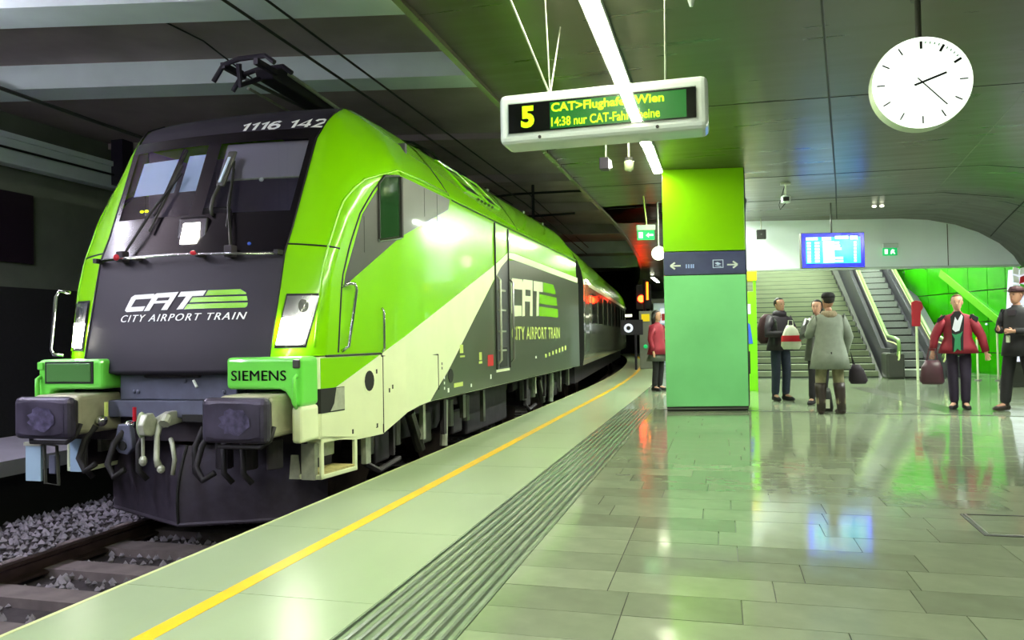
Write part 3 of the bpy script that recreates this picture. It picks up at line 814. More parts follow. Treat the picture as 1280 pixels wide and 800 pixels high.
    for (y, z, w_, h_, m_) in ((8.75, 1.52, .12, .1, 'yellowlet'), (8.78, 1.43, .17, .02, 'yellowlet'), (9.5, 1.41, .11, .1, 'yellowlet'), (9.5, 1.33, .14, .03, 'yellowlet'), (9.95, 1.34, .26, .15, 'red'),
                              (8.62, 1.1, .32, .05, 'yellowlet'), (8.27, 1.06, .05, .05, 'white'), (9.1, 1.06, .05, .04, 'white'), (9.95, 1.12, .05, .06, 'white'), (12.6, 1.3, .1, .04, 'white'),
                              (8.07, 1.37, .03, .03, 'grayp'), (8.07, 1.32, .03, .03, 'grayp'), (8.14, 1.15, .03, .03, 'white'), (8.14, 1.09, .03, .03, 'white'), (8.14, 1.21, .03, .03, 'white')):
        mb = MB().box(s*1.5, s*1.508, y-w_/2, y+w_/2, z-h_/2, z+h_/2); B(mb, 'stencil_mark', M[m_])
    for i in range(7):
        y = 13.3+i*.3; mb = MB().box(s*1.5, s*1.508, y, y+.12, 1.27+.015*i, 1.33+.02*i); B(mb, 'stencil_mark', M['yellowlet'])
    # roof louvre windows
    for (y0, y1) in ((9.0, 9.75), (9.98, 10.6)):
        pts = []
        mb = MB()
        def rp(y, z, o=.006): return (s*(W_(z)+o), y, z+o*.6)
        mb.add([rp(y0+.42, 3.58), rp(y1+.42, 3.58), rp(y1, 3.85), rp(y0, 3.85)], [(0, 1, 2, 3)]); B(mb, 'roof_louvre', M['seam'], fix=True)
        mb = MB(); mb.tube([rp(y0+.42, 3.56), rp(y1+.42, 3.56), rp(y1, 3.87), rp(y0, 3.87), rp(y0+.42, 3.56)], .022, 5); B(mb, 'louvre_frame', M['lime'])
    for i in range(5):
        y = 9.9+i*.17; mb = MB().ell((s*1.385, y, 3.52), .02, .04, .02, 6, 4); B(mb, 'roof_bolt', M['seam'])
    for y in (8.1, 11.25):
        mb = MB(); mb.tube([(s*(W_(z)+.002), y+(3.95-z)*.5, z) for z in (3.3, 3.45, 3.6, 3.8, 3.92, 4.0)], .009, 4); B(mb, 'roof_seam', M['seam'])
    for y in (11.6, 13.9, 15.5):
        mb = MB().ell((s*1.0, y, 3.97), .03, .05, .035, 6, 4); B(mb, 'roof_eye', M['palemet'])
    # corner handrail
    mb = MB(); mb.tube([(s*1.5, 5.80, 2.12), (s*1.56, 5.83, 2.15), (s*1.56, 5.93, 2.15), (s*1.56, 5.96, 2.10), (s*1.56, 5.80, 1.60), (s*1.5, 5.78, 1.56)], .016, 7) if s > 0 else mb.tube([(-1.22, 5.72, 2.13), (-1.30, 5.68, 2.15), (-1.33, 5.67, 2.10), (-1.38, 5.66, 1.62), (-1.36, 5.67, 1.57), (-1.28, 5.7, 1.56)], .016, 7); B(mb, 'corner_handrail' if s > 0 else 'left_corner_handrail', M['chrome'], True)
    mb = MB(); mb.tube([(s*1.52, 6.52, 1.95), (s*1.54, 6.52, 1.92), (s*1.54, 6.52, 1.57), (s*1.52, 6.52, 1.54)], .012, 6); B(mb, 'side_handle', M['chrome'], True)

# ---- logo: letters and stripes
LC = [('C', 'white', [(130, 110), (338, 105), (318, 147), (150, 150), (113, 215), (265, 212), (245, 253), (75, 258), (52, 245), (56, 228), (98, 128)]),
      ('A', 'white', [(360, 103), (573, 98), (490, 250), (430, 250), (464, 190), (348, 192), (315, 252), (257, 255), (332, 118)]),
      ('T', 'white', [(595, 98), (828, 93), (805, 138), (708, 139), (640, 246), (578, 250), (650, 140), (572, 141)]),
      ('s', 'lime', [(842, 93), (1120, 91), (1172, 122), (1175, 135), (822, 137)]), ('s', 'lime', [(714, 150), (1182, 150), (1194, 190), (688, 193)]), ('s', 'lime', [(676, 205), (1198, 205), (1196, 235), (1180, 247), (650, 248)])]
hole = [(383, 143), (500, 141), (487, 167), (368, 169)]
def fmap(u, v, o=.004): 
    x = -.52+(u-52)*(1.21/1147); z = 2.10-(v-93)*.00101; return front(x, z, o)
def tri_poly(pts):
    from mathutils.geometry import tessellate_polygon
    return [tuple(t) for t in tessellate_polygon([[Vector((a, b, 0)) for a, b in pts]])]
for nm, mt, pts in LC:
    f = tri_poly(pts)
    if nm == 's':
        mb = MB()
        for P in slice_poly(pts, [600+50*i for i in range(13)]): mb.add([fmap(u, v, .006) for u, v in P], [tuple(range(len(P)))])
        B(mb, 'logo_stripe', M[mt]); continue
    mb = MB().add([fmap(u, v, .007) for u, v in pts], f); B(mb, 'logo_letter' if nm != 's' else 'logo_stripe', M[mt])
mb = MB().add([fmap(u, v, .010) for u, v in hole], [(0, 1, 2, 3)]); B(mb, 'letter_counter', M['anth'])
for s in (1, -1):
    def smap(u, v, o=1.509):
        uu = (u-(255-v)*.43-50)/1150
        if s == -1: uu = 1-uu; 
        return (s*o, 11.08+uu*3.45, 2.60-(v-93)*.0039)
    for nm, mt, pts in LC:
        if s == -1: pts = pts
        f = tri_poly(pts)
        if s == 1:
            mb = MB().add([smap(u, v) for u, v in pts], f); B(mb, 'logo_letter' if nm != 's' else 'logo_stripe', M[mt if mt == 'lime' else 'cream'])
    if s == 1:
        mb = MB().add([smap(u, v, 1.511) for u, v in hole], [(0, 1, 2, 3)]); B(mb, 'letter_counter', M['slate'])
        text('CITY AIRPORT TRAIN', lambda u, v: (1.509, 11.06+u*3.55, 1.60+v*.21), M['yellowlet'], loco, 'side_letter', 0, .012, 1.1, OFF)
text('CITY AIRPORT TRAIN', lambda u, v: front(-.55+u*1.24, 1.845+v*.062, .005), M['white'], loco, 'nose_letter', .25, .0, 1.22, OFF, .003)
def stroke_text(s_, fn, m_, nm, wd=.23):
    G = {'1': [[(.12, .72), (.42, .97), (.42, 0)]], '4': [[(.62, 0), (.62, .98), (.05, .30), (.85, .30)]], '2': [[(.08, .74), (.18, .93), (.45, 1.), (.70, .88), (.70, .66), (.45, .42), (.08, .03), (.78, .03)]],
         '6': [[(.70, .86), (.50, 1.), (.24, .90), (.10, .60), (.10, .25), (.28, .03), (.55, .03), (.73, .2), (.73, .42), (.52, .58), (.28, .55), (.12, .38)]]}
    adv = {'1': .66, ' ': .45, '4': 1.02, '2': .95, '6': .95}
    x = 0; out = []
    for ch in s_:
        for L in G.get(ch, []):
            mb_ = MB(); pts_ = [Vector(p) for p in L]; lf, rg = [], []
            for i, p in enumerate(pts_):
                d1 = (pts_[i]-pts_[i-1]).normalized() if i else (pts_[1]-pts_[0]).normalized(); d2 = (pts_[i+1]-pts_[i]).normalized() if i < len(pts_)-1 else d1
                t_ = (d1+d2).normalized() if (d1+d2).length > .1 else d1; n_ = Vector((-t_.y, t_.x)); k_ = min(1.6, 1/max(.3, n_.dot(Vector((-d1.y, d1.x)))))
                lf.append(p+n_*wd/2*k_); rg.append(p-n_*wd/2*k_)
            tot = 5.6
            vs_ = [fn((x+q.x)/tot+q.y*.02, q.y) for q in lf+rg]; n__ = len(lf)
            mb_.add(vs_, [(i, i+1, n__+i+1, n__+i) for i in range(n__-1)]); B(mb_, nm, m_)
        x += adv[ch]
stroke_text('1116 142', lambda u, v: front(.19+u*.80, 3.63+v*.085, .007), M['white'], 'roof_numeral')
if 0: text('1116 142', lambda u, v: front(.19+u*.80, 3.625+v*.095, .006), M['white'], loco, 'roof_numeral', .2, .01, 1.15, OFF, .007)

# ---- windscreen details, cab interior
cab = B(MB().box(-1.3, 1.3, 7.6, 7.65, 2.4, 3.75), 'cab_rear_wall', M['cabin'])
B(MB().box(-.9, .9, 6.12, 7.6, 2.55, 2.74), 'driver_console', M['cabin'], bevel=.03)
B(MB().box(-1.3, 1.3, 6.4, 7.6, 2.2, 2.24), 'cab_floor', M['cabin'])
for s in (-1, 1): B(MB().box(s*1.04, s*1.06, 6.5, 7.6, 2.3, 3.6), 'cab_side_lining', M['cabin'])
B(MB().box(.3, .72, 7.4, 7.59, 2.75, 3.3), 'cab_cabinet', mat('cab_cabinet', (150, 146, 160), .6), bevel=.01)
B(MB().box(.36, .62, 7.38, 7.4, 2.98, 3.06), 'cabinet_label', M['cabin'])
B(MB().box(-.5, .5, 6.40, 6.46, 3.60, 3.62), 'cab_lamp', mat('cab_lamp_light', (255, 255, 255), .3, emit=(235, 230, 255), es=16))  # added out of sight above the windscreen to brighten the cab
for x in (-.62, .62):
    st = B(MB().box(x-.2, x+.2, 6.95, 7.05, 2.5, 3.08), 'driver_seat', M['rubber'], bevel=.06)
def blindp(x0, x1, z0, z1, m_, nm):
    mb = MB(); mb.grid(lambda x, z: front(x, z, -.05), lsp(x0, x1, 6), lsp(z0, z1, 3), True); return B(mb, nm, m_)
blindp(-.86, -.36, 3.05, 3.40, M['blind'], 'sun_blind'); blindp(-.30, -.08, 3.05, 3.42, M['blind'], 'sun_blind')
bl = blindp(.10, .93, 3.13, 3.5, M['blind2'], 'sun_blind')
mb = MB().tube([front(x, 3.13, -.045) for x in (.1, .5, .93)], .01, 5); B(mb, 'blind_bar', M['palemet'], parent=bl)
mb = MB().ell(front(.55, 3.115, -.03), .025, .01, .02, 8, 5); B(mb, 'blind_knob', M['white'], parent=bl)
mb = MB().tube([front(-.33, 3.48, -.01), front(-.40, 3.05, -.01), front(-.46, 2.82, -.01)], .022, 6); B(mb, 'window_bar', M['black'])
for x in (-.74, -.68): B(MB().ell(front(x, 2.90, -.10), .024, .01, .014, 8, 5), 'cab_indicator', M['dashy'])
# mirror / wiper assembly in the middle
mr_ = B(MB().obox(front(.235, 3.22, .05), (.04, .005, 0), (-.004, .02, .0), (.035, .05, .17)), 'mirror', M['grayp'], bevel=.015)
B(MB().obox(front(.232, 3.21, .072), (.012, .0, 0), (0, .008, 0), (.026, .04, .12)), 'mirror_glass', M['blind'], parent=mr_)
B(MB().tube([front(.2, 3.06, .04), front(.17, 2.95, .04), front(.17, 2.84, .03), front(.19, 2.78, .02)], .016, 6), 'mirror_arm', M['grayp'], True)
for s, xs in ((-1, (-.62, -.45, -.25)), (1, (.5, .36, .3))):
    a = B(MB().tube([front(xs[0], 2.44, .05), front(xs[1], 2.85, .06), front(xs[2], 3.22, .04)], .013, 6), 'wiper_arm', M['seam'])
    B(MB().tube([front(xs[2]-.02, 3.30, .035), front(xs[1]+.02, 2.66, .035)], .012, 5), 'wiper_blade', M['seam'], parent=a)
    B(MB().obox(front(xs[0], 2.43, .05), (.04, 0, 0), (0, .04, 0), (0, 0, .05)), 'wiper_motor', M['under'], bevel=.01)
mb = MB().tube([front(-.93, 2.41, .05), front(-.5, 2.41, .10), front(0, 2.415, .10), front(.5, 2.405, .10), front(.92, 2.40, .04)], .012, 6)
gr = B(mb, 'grab_bar', M['chrome'], True)
for x in (-.93, -.45, .22, .92): B(MB().obox(front(x, 2.41, .04), (.02, 0, 0), (0, .05, 0), (0, 0, .02)), 'bar_bracket', M['rubber'], parent=gr)
B(MB().ell(front(.20, 2.42, .12), .03, .02, .02, 8, 5), 'red_tail_marker', M['red']); B(MB().ell(front(-.62, 2.42, .12), .03, .02, .03, 8, 5), 'red_tail_marker', M['red'])
# top headlamp
tl = B(MB().obox(front(.02, 2.62, -.01), (.15, 0, 0), (0, .02, 0), (0, .03, .15)), 'top_headlamp', M['black'], bevel=.02)
B(MB().obox(front(.02, 2.62, .02), (.085, 0, 0), (0, .01, 0), (0, .03, .095)), 'lamp_light', M['head'], parent=tl, bevel=.02)
B(MB().ell(front(.62, 2.50, .01), .02, .01, .015, 8, 5), 'blue_reflector', M['vblue'])

# ---- corner headlights
for s in (-1, 1):
    def hc(t, z, o=0.): return corner(t, z, s, o)
    # slanted quad: outer frame, bright reflector, glass
    def quad(ta0, ta1, tb0, tb1, z0, z1, m_, nm, o, par=None):
        mb = MB(); mb.grid(lambda u, v: hc((ta0+(ta1-ta0)*u)*(1-v)+(tb0+(tb1-tb0)*u)*v, z0+(z1-z0)*v, o), lsp(0, 1, 8), lsp(0, 1, 5), s < 0)
        return B(mb, nm, m_, parent=par, solid=0)
    h = quad(.035, .47, .09, .62, 1.60, 2.055, M['seam'], 'headlight', .006)
    quad(.055, .445, .11, .595, 1.62, 2.035, mat('reflector_chrome', (190, 190, 195), .25, metal=.8), 'reflector', .02, h)
    quad(.065, .41, .09, .49, 1.635, 1.85, M['head'], 'lit_lamp', .034, h)
    c = hc(.36, 1.95, .022); B(MB().tube([c, (c[0]+s*.0, c[1]-.02, c[2])], .055, 14), 'upper_lens', M['steel'], parent=h)
    quad(.05, .45, .105, .60, 1.612, 2.043, M['lens'], 'headlight_glass', .05, h)

# ---- front boxes, beam, buffers
for s in (-1, 1):
    a_ = 'buffer_box'
    pts = [(.61, 1.53), (1.5, 1.53), (1.5, 1.13), (1.35, 1.13), (1.33, 1.19), (1.26, 1.25), (1.18, 1.27), (.61, 1.27)]
    bx = B(MB().prism([(s*x, z) for x, z in pts], 'y', 5.44, 5.72), 'front_corner_box', M['limepale'], bevel=.035)
    leg = B(MB().prism([(s*x, z) for x, z in ((1.35, 1.135), (1.5, 1.135), (1.5, .84), (1.35, .84))], 'y', 5.44, 5.72), 'corner_leg', M['cream'], bevel=.03)
    # lime top surface
    # pocket on the side of the corner
    pk = B(MB().box(s*1.46, s*1.513, 5.40, 5.80, 1.05, 1.255), 'corner_pocket', M['seam'])
    B(MB().prism([(5.56, 1.06), (5.79, 1.06), (5.79, 1.25), (5.66, 1.25), (5.62, 1.12)], 'x', s*1.5, s*1.519), 'pocket_liner', M['palemet'], parent=pk)
    # small notch and handle on front
    B(MB().box(s*1.39, s*1.49, 5.425, 5.45, 1.44, 1.51), 'box_notch', M['grayp'] if s > 0 else M['limepale'], bevel=.01)
    B(MB().tube([(s*1.44, 5.44, 1.38), (s*1.44, 5.40, 1.36), (s*1.44, 5.40, 1.16), (s*1.43, 5.44, 1.13)], .022, 7), 'front_handle', M['limepale'], True)
    if s == -1:
        pn_ = B(MB().box(-1.33, -.72, 5.425, 5.45, 1.335, 1.495), 'inset_panel', mat('inset_green', (70, 120, 60), .35), bevel=.006)
        B(MB().box(-1.36, -.70, 5.432, 5.448, 1.32, 1.51), 'inset_frame', M['seam'], parent=pn_)
    # step frame below the corner
    st = B(MB().box(s*1.46, s*1.5, 5.42, 5.47, .50, .86).box(s*1.46, s*1.5, 6.0, 6.05, .50, .86).box(s*1.15, s*1.5, 5.42, 6.05, .50, .54).box(s*1.2, s*1.5, 5.42, 6.05, .80, .86), 'step_frame', M['cream'], bevel=.008)
    B(MB().box(s*1.2, s*1.49, 5.46, 6.0, .54, .56), 'step_tread', mat('worn_tread', (190, 180, 120), .7, var=.3, scale=20), parent=st)
    B(MB().box(s*1.1, s*1.3, 5.6, 5.9, .66, .8), 'step_box', M['palemet'], parent=st)
    B(MB().box(s*1.22, s*1.42, 5.40, 5.45, .50, .80), 'ribbed_plate', M['palemet'] if s > 0 else mat('pale_blue_plate', (150, 180, 200), .5), parent=st)
    B(MB().box(s*1.16, s*1.2, 5.45, 6.0, .5, .8), 'step_back', M['under'], parent=st)
    # buffer
    bf = B(MB().box(s*.91-.29, s*.91+.29, 5.10, 5.20, 1.055-.175, 1.055+.175), 'buffer', M['bufpad'], bevel=.05)
    mb = MB(); mb.grid(lambda u, v: (s*.91+u*.235, 5.097-.018*(1-u*u)+.0, 1.055+v*(.135-.03*abs(u)**6)), lsp(-1, 1, 13), [-1, 1], True); B(mb, 'buffer_face', M['bufpad'], True, parent=bf)
    mb = MB(); mb.v = [(s*.91+.03+.13*math.cos(a_*PI/10)*(1+.15*math.sin(3*a_)), 5.086-.012*(1-((.03+.13*math.cos(a_*PI/10))/.235)**2), 1.05+.10*math.sin(a_*PI/10)*(1+.12*math.cos(2*a_))) for a_ in range(20)]; mb.f = [tuple(range(20))]; B(mb, 'grease_patch', mat('grease_%d' % (s+1), (84, 80, 106), .35, metal=.2, var=.6, scale=16, bump=.4), parent=bf)
    B(MB().box(s*.91-.26, s*.91+.26, 5.19, 5.24, .90, 1.2), 'buffer_flange', M['under'], parent=bf, bevel=.03)
    B(MB().box(s*.91-.235, s*.91+.235, 5.24, 5.8, .90, 1.235), 'buffer_housing', M['worncream'], parent=bf, bevel=.04)
    B(MB().tube([(s*.91-.2, 5.2, .875), (s*.91-.16, 5.16, .85), (s*.91+.2, 5.16, .85), (s*.91+.26, 5.2, .9), (s*.91+.27, 5.24, 1.0)], .018, 7), 'buffer_loop', M['rubber'], True, parent=bf)
text('SIEMENS', lambda u, v: (.665+u*.50, 5.434, 1.342+v*.082), M['blacklet'], loco, 'box_letter', 0, 0, 1.05, OFF, .009)

lp = B(MB().box(-1.26, -1.10, 5.28, 5.30, .50, .80), 'blue_plate', mat('pale_blue_sheet', (150, 178, 196), .45))
B(MB().box(-1.27, -1.09, 5.27, 5.30, .80, .83), 'plate_bracket', M['palemet'], parent=lp)
B(MB().tube([(-1.08, 5.3, .82), (-1.07, 5.3, .48), (-.93, 5.3, .47), (-.95, 5.3, .80), (-1.08, 5.3, .82)], .014, 6), 'socket_frame', M['grayp'], parent=lp)
B(MB().box(-1.04, -.97, 5.3, 5.36, .56, .72), 'socket', M['plate'], parent=lp, bevel=.01)
pl = B(MB().box(-.57, .60, 5.60, 5.75, 1.17, 1.40), 'beam_plate', M['plate'], bevel=.008)
B(MB().box(-.72, .62, 5.58, 5.7, 1.02, 1.165), 'beam_plate', M['plate'], bevel=.008)
B(MB().box(-1.3, 1.3, 5.72, 5.95, .8, 1.40), 'front_beam', M['under'])
B(MB().box(-.30, .26, 5.56, 5.62, 1.36, 1.41), 'socket_cover', M['under'], bevel=.02)
for x, z in ((-.42, 1.24), (-.28, 1.10), (.48, 1.24), (-.38, 1.24), (.1, 1.33)): B(MB().ell((x, 5.595, z), .018, .012, .018, 8, 5), 'bolt', M['plate'])
B(MB().tube([(.21, 5.56, 1.34), (.25, 5.55, 1.28)], .012, 6), 'pin', M['white'])
B(MB().box(.10, .5, 5.55, 5.6, .99, 1.05), 'coupler_slot', M['seam'])
# draw hook and screw coupling
hk = B(MB().prism([(5.18, 1.0), (5.22, 1.08), (5.30, 1.09), (5.34, 1.03), (5.5, 1.08), (5.72, 1.08), (5.72, .98), (5.4, .95), (5.28, .90), (5.2, .92)], 'x', -.03, .03), 'draw_hook', M['palemet'], bevel=.01)
B(MB().tube([(.05, 5.36, 1.04), (.06, 5.30, .9), (.07, 5.28, .72), (.10, 5.27, .66)], [.03, .022, .024, .03], 8), 'coupling_link', M['palemet'], True)
B(MB().tube([(.12, 5.35, 1.05), (.13, 5.30, 1.0)], .045, 10), 'coupling_pin', M['palemet'])
B(MB().tube([(.19, 5.30, .88), (.24, 5.26, .84), (.26, 5.26, .72), (.24, 5.26, .60)], .018, 7), 'coupling_link', M['palemet'], True)
B(MB().ell((-.07, 5.28, .99), .045, .04, .11, 10, 7), 'coupling_grip', mat('pale_green_grip', (140, 156, 118), .6), True)
B(MB().tube([(-.06, 5.28, .90), (-.06, 5.28, .74)], .014, 6), 'coupling_screw', M['palemet'])
B(MB().ell((-.06, 5.28, .70), .035, .03, .045, 8, 5), 'screw_nut', M['palemet'])
B(MB().ell((.12, 5.27, .64), .035, .03, .035, 8, 5), 'screw_nut', M['palemet'])
hg = B(MB().prism([(-.42, .98), (-.30, .98), (-.27, .78), (-.33, .72), (-.42, .74), (-.46, .8)], 'y', 5.40, 5.46), 'hanger_plate', M['plate'], bevel=.012)
B(MB().cyl((-.365, 5.39, .80), (-.365, 5.47, .80), .04, 12), 'hanger_hole', M['seam'], parent=hg)
# air cocks and hoses
for x, z, m_ in ((-.58, 1.06, 'palemet'), (-.29, 1.02, 'red'), (.57, 1.02, 'red')):
    B(MB().tube([(x, 5.45, z+.10), (x, 5.45, z-.02)], .016, 6), 'cock_handle', M['yellowlet'] if m_ == 'palemet' else M['red'])
    B(MB().ell((x-.05, 5.45, z-.06), .05, .05, .05, 8, 6), 'air_cock', M['chrome'] if x < .3 else M['under'], True)
    B(MB().tube([(x-.08, 5.42, z-.10), (x-.13, 5.36, z-.2), (x-.14, 5.30, z-.36), (x-.06, 5.28, z-.46), (x+.03, 5.30, z-.40)], .026, 8), 'air_hose', M['rubber'], True)
for x in (-.2, .35, .62, .80, -.75): 
    B(MB().tube([(x, 5.5, .95), (x-.01, 5.40, .8), (x+.01, 5.38, .6), (x+.06, 5.42, .52)], .024, 8), 'air_hose', M['rubber'], True)
for x in (.55, .78, 1.02): B(MB().tube([(x, 5.5, .86), (x, 5.5, .62)], .07, 10), 'cylinder', M['under'], bevel=.01)
B(MB().prism([(1.02, .50), (1.18, .50), (1.15, .70), (1.05, .70)], 'y', 5.42, 5.44), 'sanding_bracket', M['palemet'])
# snow plough
pw = MB()
def pg(u, v):
    # u -1..1 across, v 0..1 up
    x = u*1.14; y = 5.62 + abs(u)*.52 + v*.12 - .10*math.sin(v*PI)*.6; return (x, y, .10 + v*.66)
pw.grid(pg, lsp(-1, 0, 7), lsp(0, 1, 7), True); pw.grid(pg, lsp(0, 1, 7), lsp(0, 1, 7), True)
B(pw, 'snow_plough', M['plow'], True, solid=0)
pws = [o for o in loco.children if o.name.startswith('snow_plough')][0]
B(MB().tube([pg(.0, v) for v in lsp(0, 1, 8)], .014, 5), 'plough_seam', M['seam'], parent=pws)
B(MB().tube([pg(u, 0) for u in lsp(-1, 1, 9)], .018, 5), 'plough_lip', M['plow'], parent=pws)

# ---- underframe and bogies
B(MB().box(-1.35, 1.35, 6.2, 16.6, .93, 1.3), 'underframe', M['under'])
B(MB().box(-1.1, 1.1, 10.1, 12.2, .3, .95), 'transformer_tank', M['under'], bevel=.05)
rb = random.Random(21)
for by in (8.3, 14.4):
    bg = B(MB().prism([(by-1.9, .72), (by-1.0, .80), (by-.6, .55), (by+.6, .55), (by+1.0, .80), (by+1.9, .72), (by+1.9, .9), (by-1.9, .9)], 'x', 1.02, 1.12), 'bogie', M['under'], bevel=.02)
    B(MB().prism([(by-1.9, .72), (by-1.0, .80), (by-.6, .55), (by+.6, .55), (by+1.0, .80), (by+1.9, .72), (by+1.9, .9), (by-1.9, .9)], 'x', -1.12, -1.02), 'far_side_frame', M['under'], parent=bg, bevel=.02)
    for wy in (by-1.15, by+1.15):
        for s in (-1, 1):
            wl = B(MB().cyl((s*.68, wy, .57), (s*.82, wy, .57), .57, 32), 'wheel', M['rail'], parent=bg)
            B(MB().cyl((s*.82, wy, .57), (s*1.1, wy, .57), .16, 14), 'axle_box', M['under'], parent=bg)
            for dx in (-.32, .32):
                B(MB().cyl((s*1.15, wy+dx, .55), (s*1.15, wy+dx, .88), .1, 12), 'spring', M['grayp'], parent=bg)
            B(MB().box(s*1.12, s*1.2, wy-.18, wy+.18, .42, .72), 'axle_guard', M['under'], parent=bg, bevel=.03)
    for s in (-1, 1):
        B(MB().tube([(s*1.24, by-.55, .86), (s*1.24, by-.25, .42)], .06, 8), 'damper', M['grayp'], parent=bg)
        B(MB().tube([(s*1.24, by+.55, .9), (s*1.24, by+.5, .35)], .05, 8), 'damper', M['palemet'], parent=bg)
        B(MB().box(s*1.1, s*1.22, by-.16, by+.16, .45, .8), 'bogie_bracket', M['grayp'], parent=bg, bevel=.02)
        for k in range(6):
            y = by-1.8+k*.72+rb.uniform(-.1, .1); h_ = rb.uniform(.25, .5)
            B(MB().box(s*1.28, s*1.33, y, y+rb.uniform(.03, .14), .93-h_, .95), 'hanging_bracket', rb.choice([M['under'], M['palemet'], M['grayp']]), parent=bg)
        B(MB().tube([(s*1.27, by-1.7, .5), (s*1.27, by-1.4, .38), (s*1.27, by-.9, .42)], .03, 6), 'brake_pipe', M['under'], parent=bg)

# ---- roof equipment and folded pantograph
pt = B(MB().box(-.45, .45, 9.4, 10.0, 4.08, 4.18), 'pantograph', M['darkbox'])
B(MB().prism([(6.95, 4.47), (7.15, 4.55), (9.7, 4.42), (9.7, 4.30), (8.8, 4.33), (7.0, 4.38)], 'x', -.10, .10), 'upper_arm', M['darkbox'], parent=pt, bevel=.02)
B(MB().tube([(-.22, 7.0, 4.40), (-.16, 8.2, 4.40), (-.08, 9.5, 4.30)], .02, 7), 'arm_tube', M['grayp'], parent=pt)
B(MB().tube([(.22, 7.1, 4.44), (.16, 8.2, 4.42), (.08, 9.5, 4.32)], .022, 7), 'arm_tube', M['palemet'], parent=pt)
B(MB().tube([(-.1, 6.85, 4.25), (-.05, 8.0, 4.18), (0, 9.4, 4.16)], .014, 6), 'control_rod', M['palemet'], parent=pt)
B(MB().tube([(.1, 9.5, 4.3), (.15, 9.0, 4.14)], .04, 7), 'lower_arm', M['darkbox'], parent=pt)
for y in (6.70, 7.02):
    B(MB().tube([(-.40, y, 4.30), (-.28, y, 4.46), (-.1, y, 4.50), (.2, y, 4.50), (.30, y, 4.42)], .026, 7), 'contact_bow', M['darkbox'], parent=pt)
for x in (-.28, .1): B(MB().box(x-.025, x+.025, 6.68, 7.05, 4.42, 4.48), 'bow_bracket', M['darkbox'], parent=pt)
B(MB().tube([(-.12, 6.72, 4.46), (-.16, 6.80, 4.27), (-.05, 7.05, 4.42)], .03, 7), 'head_link', M['darkbox'], parent=pt)
for x, y in ((-.5, 8.0), (.5, 8.0), (0, 9.0), (.4, 9.6), (.5, 10.3), (-.3, 10)):
    ins = MB()
    for k in range(4): ins.cyl((x, y, 4.06+k*.05), (x, y, 4.085+k*.05), .06, 10)
    B(ins, 'insulator', M['darkbox'])
B(MB().tube([(.4, 9.2, 4.25), (.55, 9.6, 4.30), (.62, 10.2, 4.28), (.62, 10.7, 4.18)], .018, 6), 'roof_cable', M['seam'], True)
B(MB().tube([(.3, 9.1, 4.2), (.5, 10.0, 4.32), (.5, 10.9, 4.22), (.6, 11.4, 4.14)], .016, 6), 'roof_cable', M['seam'], True)

# ================================================================== COACH BEHIND
ca = Vector((-4.51, 17.55, 0)); ang = math.atan2(1.45, 20.5)
coach = empty('passenger_coach', (-4.53, 17.55, ZR), 'grey and green passenger coach coupled behind the locomotive, curving away', 'coach', rz=ang)
CP = [(1.44, .95), (1.48, 1.2), (1.48, 2.9), (1.44, 3.15), (1.34, 3.42), (1.1, 3.75), (.7, 3.95), (0, 4.02)]
CL = 21.
def cx(i, s): return CP[i]
for nm, i0, i1, m_ in (('lower_side', 0, 2, 'coachg'), ('green_roof_side', 2, 5, 'lime'), ('roof', 5, 7, 'grayp')):
    mb = MB()
    for s in (-1, 1):
        mb.grid(lambda u, k: (s*CP[k][0], u, CP[k][1]), [0, CL*.5, CL], list(range(i0, i1+1)), s > 0)
    mb.build(nm, M[m_], coach, smooth=True)
MB().prism([(x, z) for x, z in CP]+[(-x, z) for x, z in reversed(CP)], 'y', 0, .05).build('end_wall', M['seam'], coach)
MB().box(-1.1, 1.1, -.5, 0, 1.0, 3.7).build('gangway', M['rubber'], coach, bevel=.05)
MB().box(1.47, 1.485, .05, CL, 2.86, 2.96).build('cream_line', M['cream'], coach)
MB().box(1.472, 1.488, .4, 1.3, 1.25, 3.0).build('coach_door', M['slate'], coach)
MB().box(1.472, 1.488, CL-1.6, CL-.7, 1.25, 3.0).build('coach_door', M['slate'], coach)
for k in range(9):
    y = 2.2+k*1.95
    MB().box(1.474, 1.49, y, y+1.45, 1.95, 2.75).build('coach_window', M['coachwin'], coach, bevel=.02)
MB().box(-1.2, 1.2, .4, CL-.4, .5, .95).build('coach_underframe', M['under'], coach)
for yb in (2.8, CL-3):
    for dy in (-1.2, 1.2):
        for s in (-1, 1): MB().cyl((s*.7, yb+dy, .46), (s*.84, yb+dy, .46), .46, 24).build('wheel', M['rail'], coach)
    MB().box(.9, 1.0, yb-1.7, yb+1.7, .4, .7).build('bogie_frame', M['under'], coach, bevel=.04)

# ================================================================== OVERHEAD WIRES
for x, z, r, lab in ((-4.51, 4.46, .016, 'lower overhead contact wire above the locomotive'), (-4.45, 4.72, .014, 'upper overhead wire running above the contact wire')):
    mb = MB().tube([(x-.0, -3, z), (x+.0, 5, z), (x, 18, z-.05), (x-.5, 30, z-.1)], r, 6)
    tag(mb.build('overhead_wire', M['seam']), lab, 'wire')
tag(MB().tube([(-9.3, -3, 4.67), (-9.35, 7.3, 4.69), (-9.4, 10, 4.67), (-9.4, 20, 4.65)], .028, 6).build('wall_cable', M['grayp']), 'thick cable running along above the left wall ledge', 'cable')
gt = empty('overhead_support', (-4.6, 17.6, 4.5), 'dark tubular overhead wire support arm above the rear of the locomotive', 'wire support')
MB().tube([(-1.6, 0, -.02), (0, 0, .06), (1.3, 0, .04), (2.3, 0, -.0)], .03, 6).build('arm', M['seam'], gt)
MB().tube([(.4, 0, .28), (.4, 0, -.6)], .035, 6).build('post', M['seam'], gt)
MB().tube([(-.8, 0, -.5), (1.4, 0, -.48)], .03, 6).build('lower_arm', M['seam'], gt)

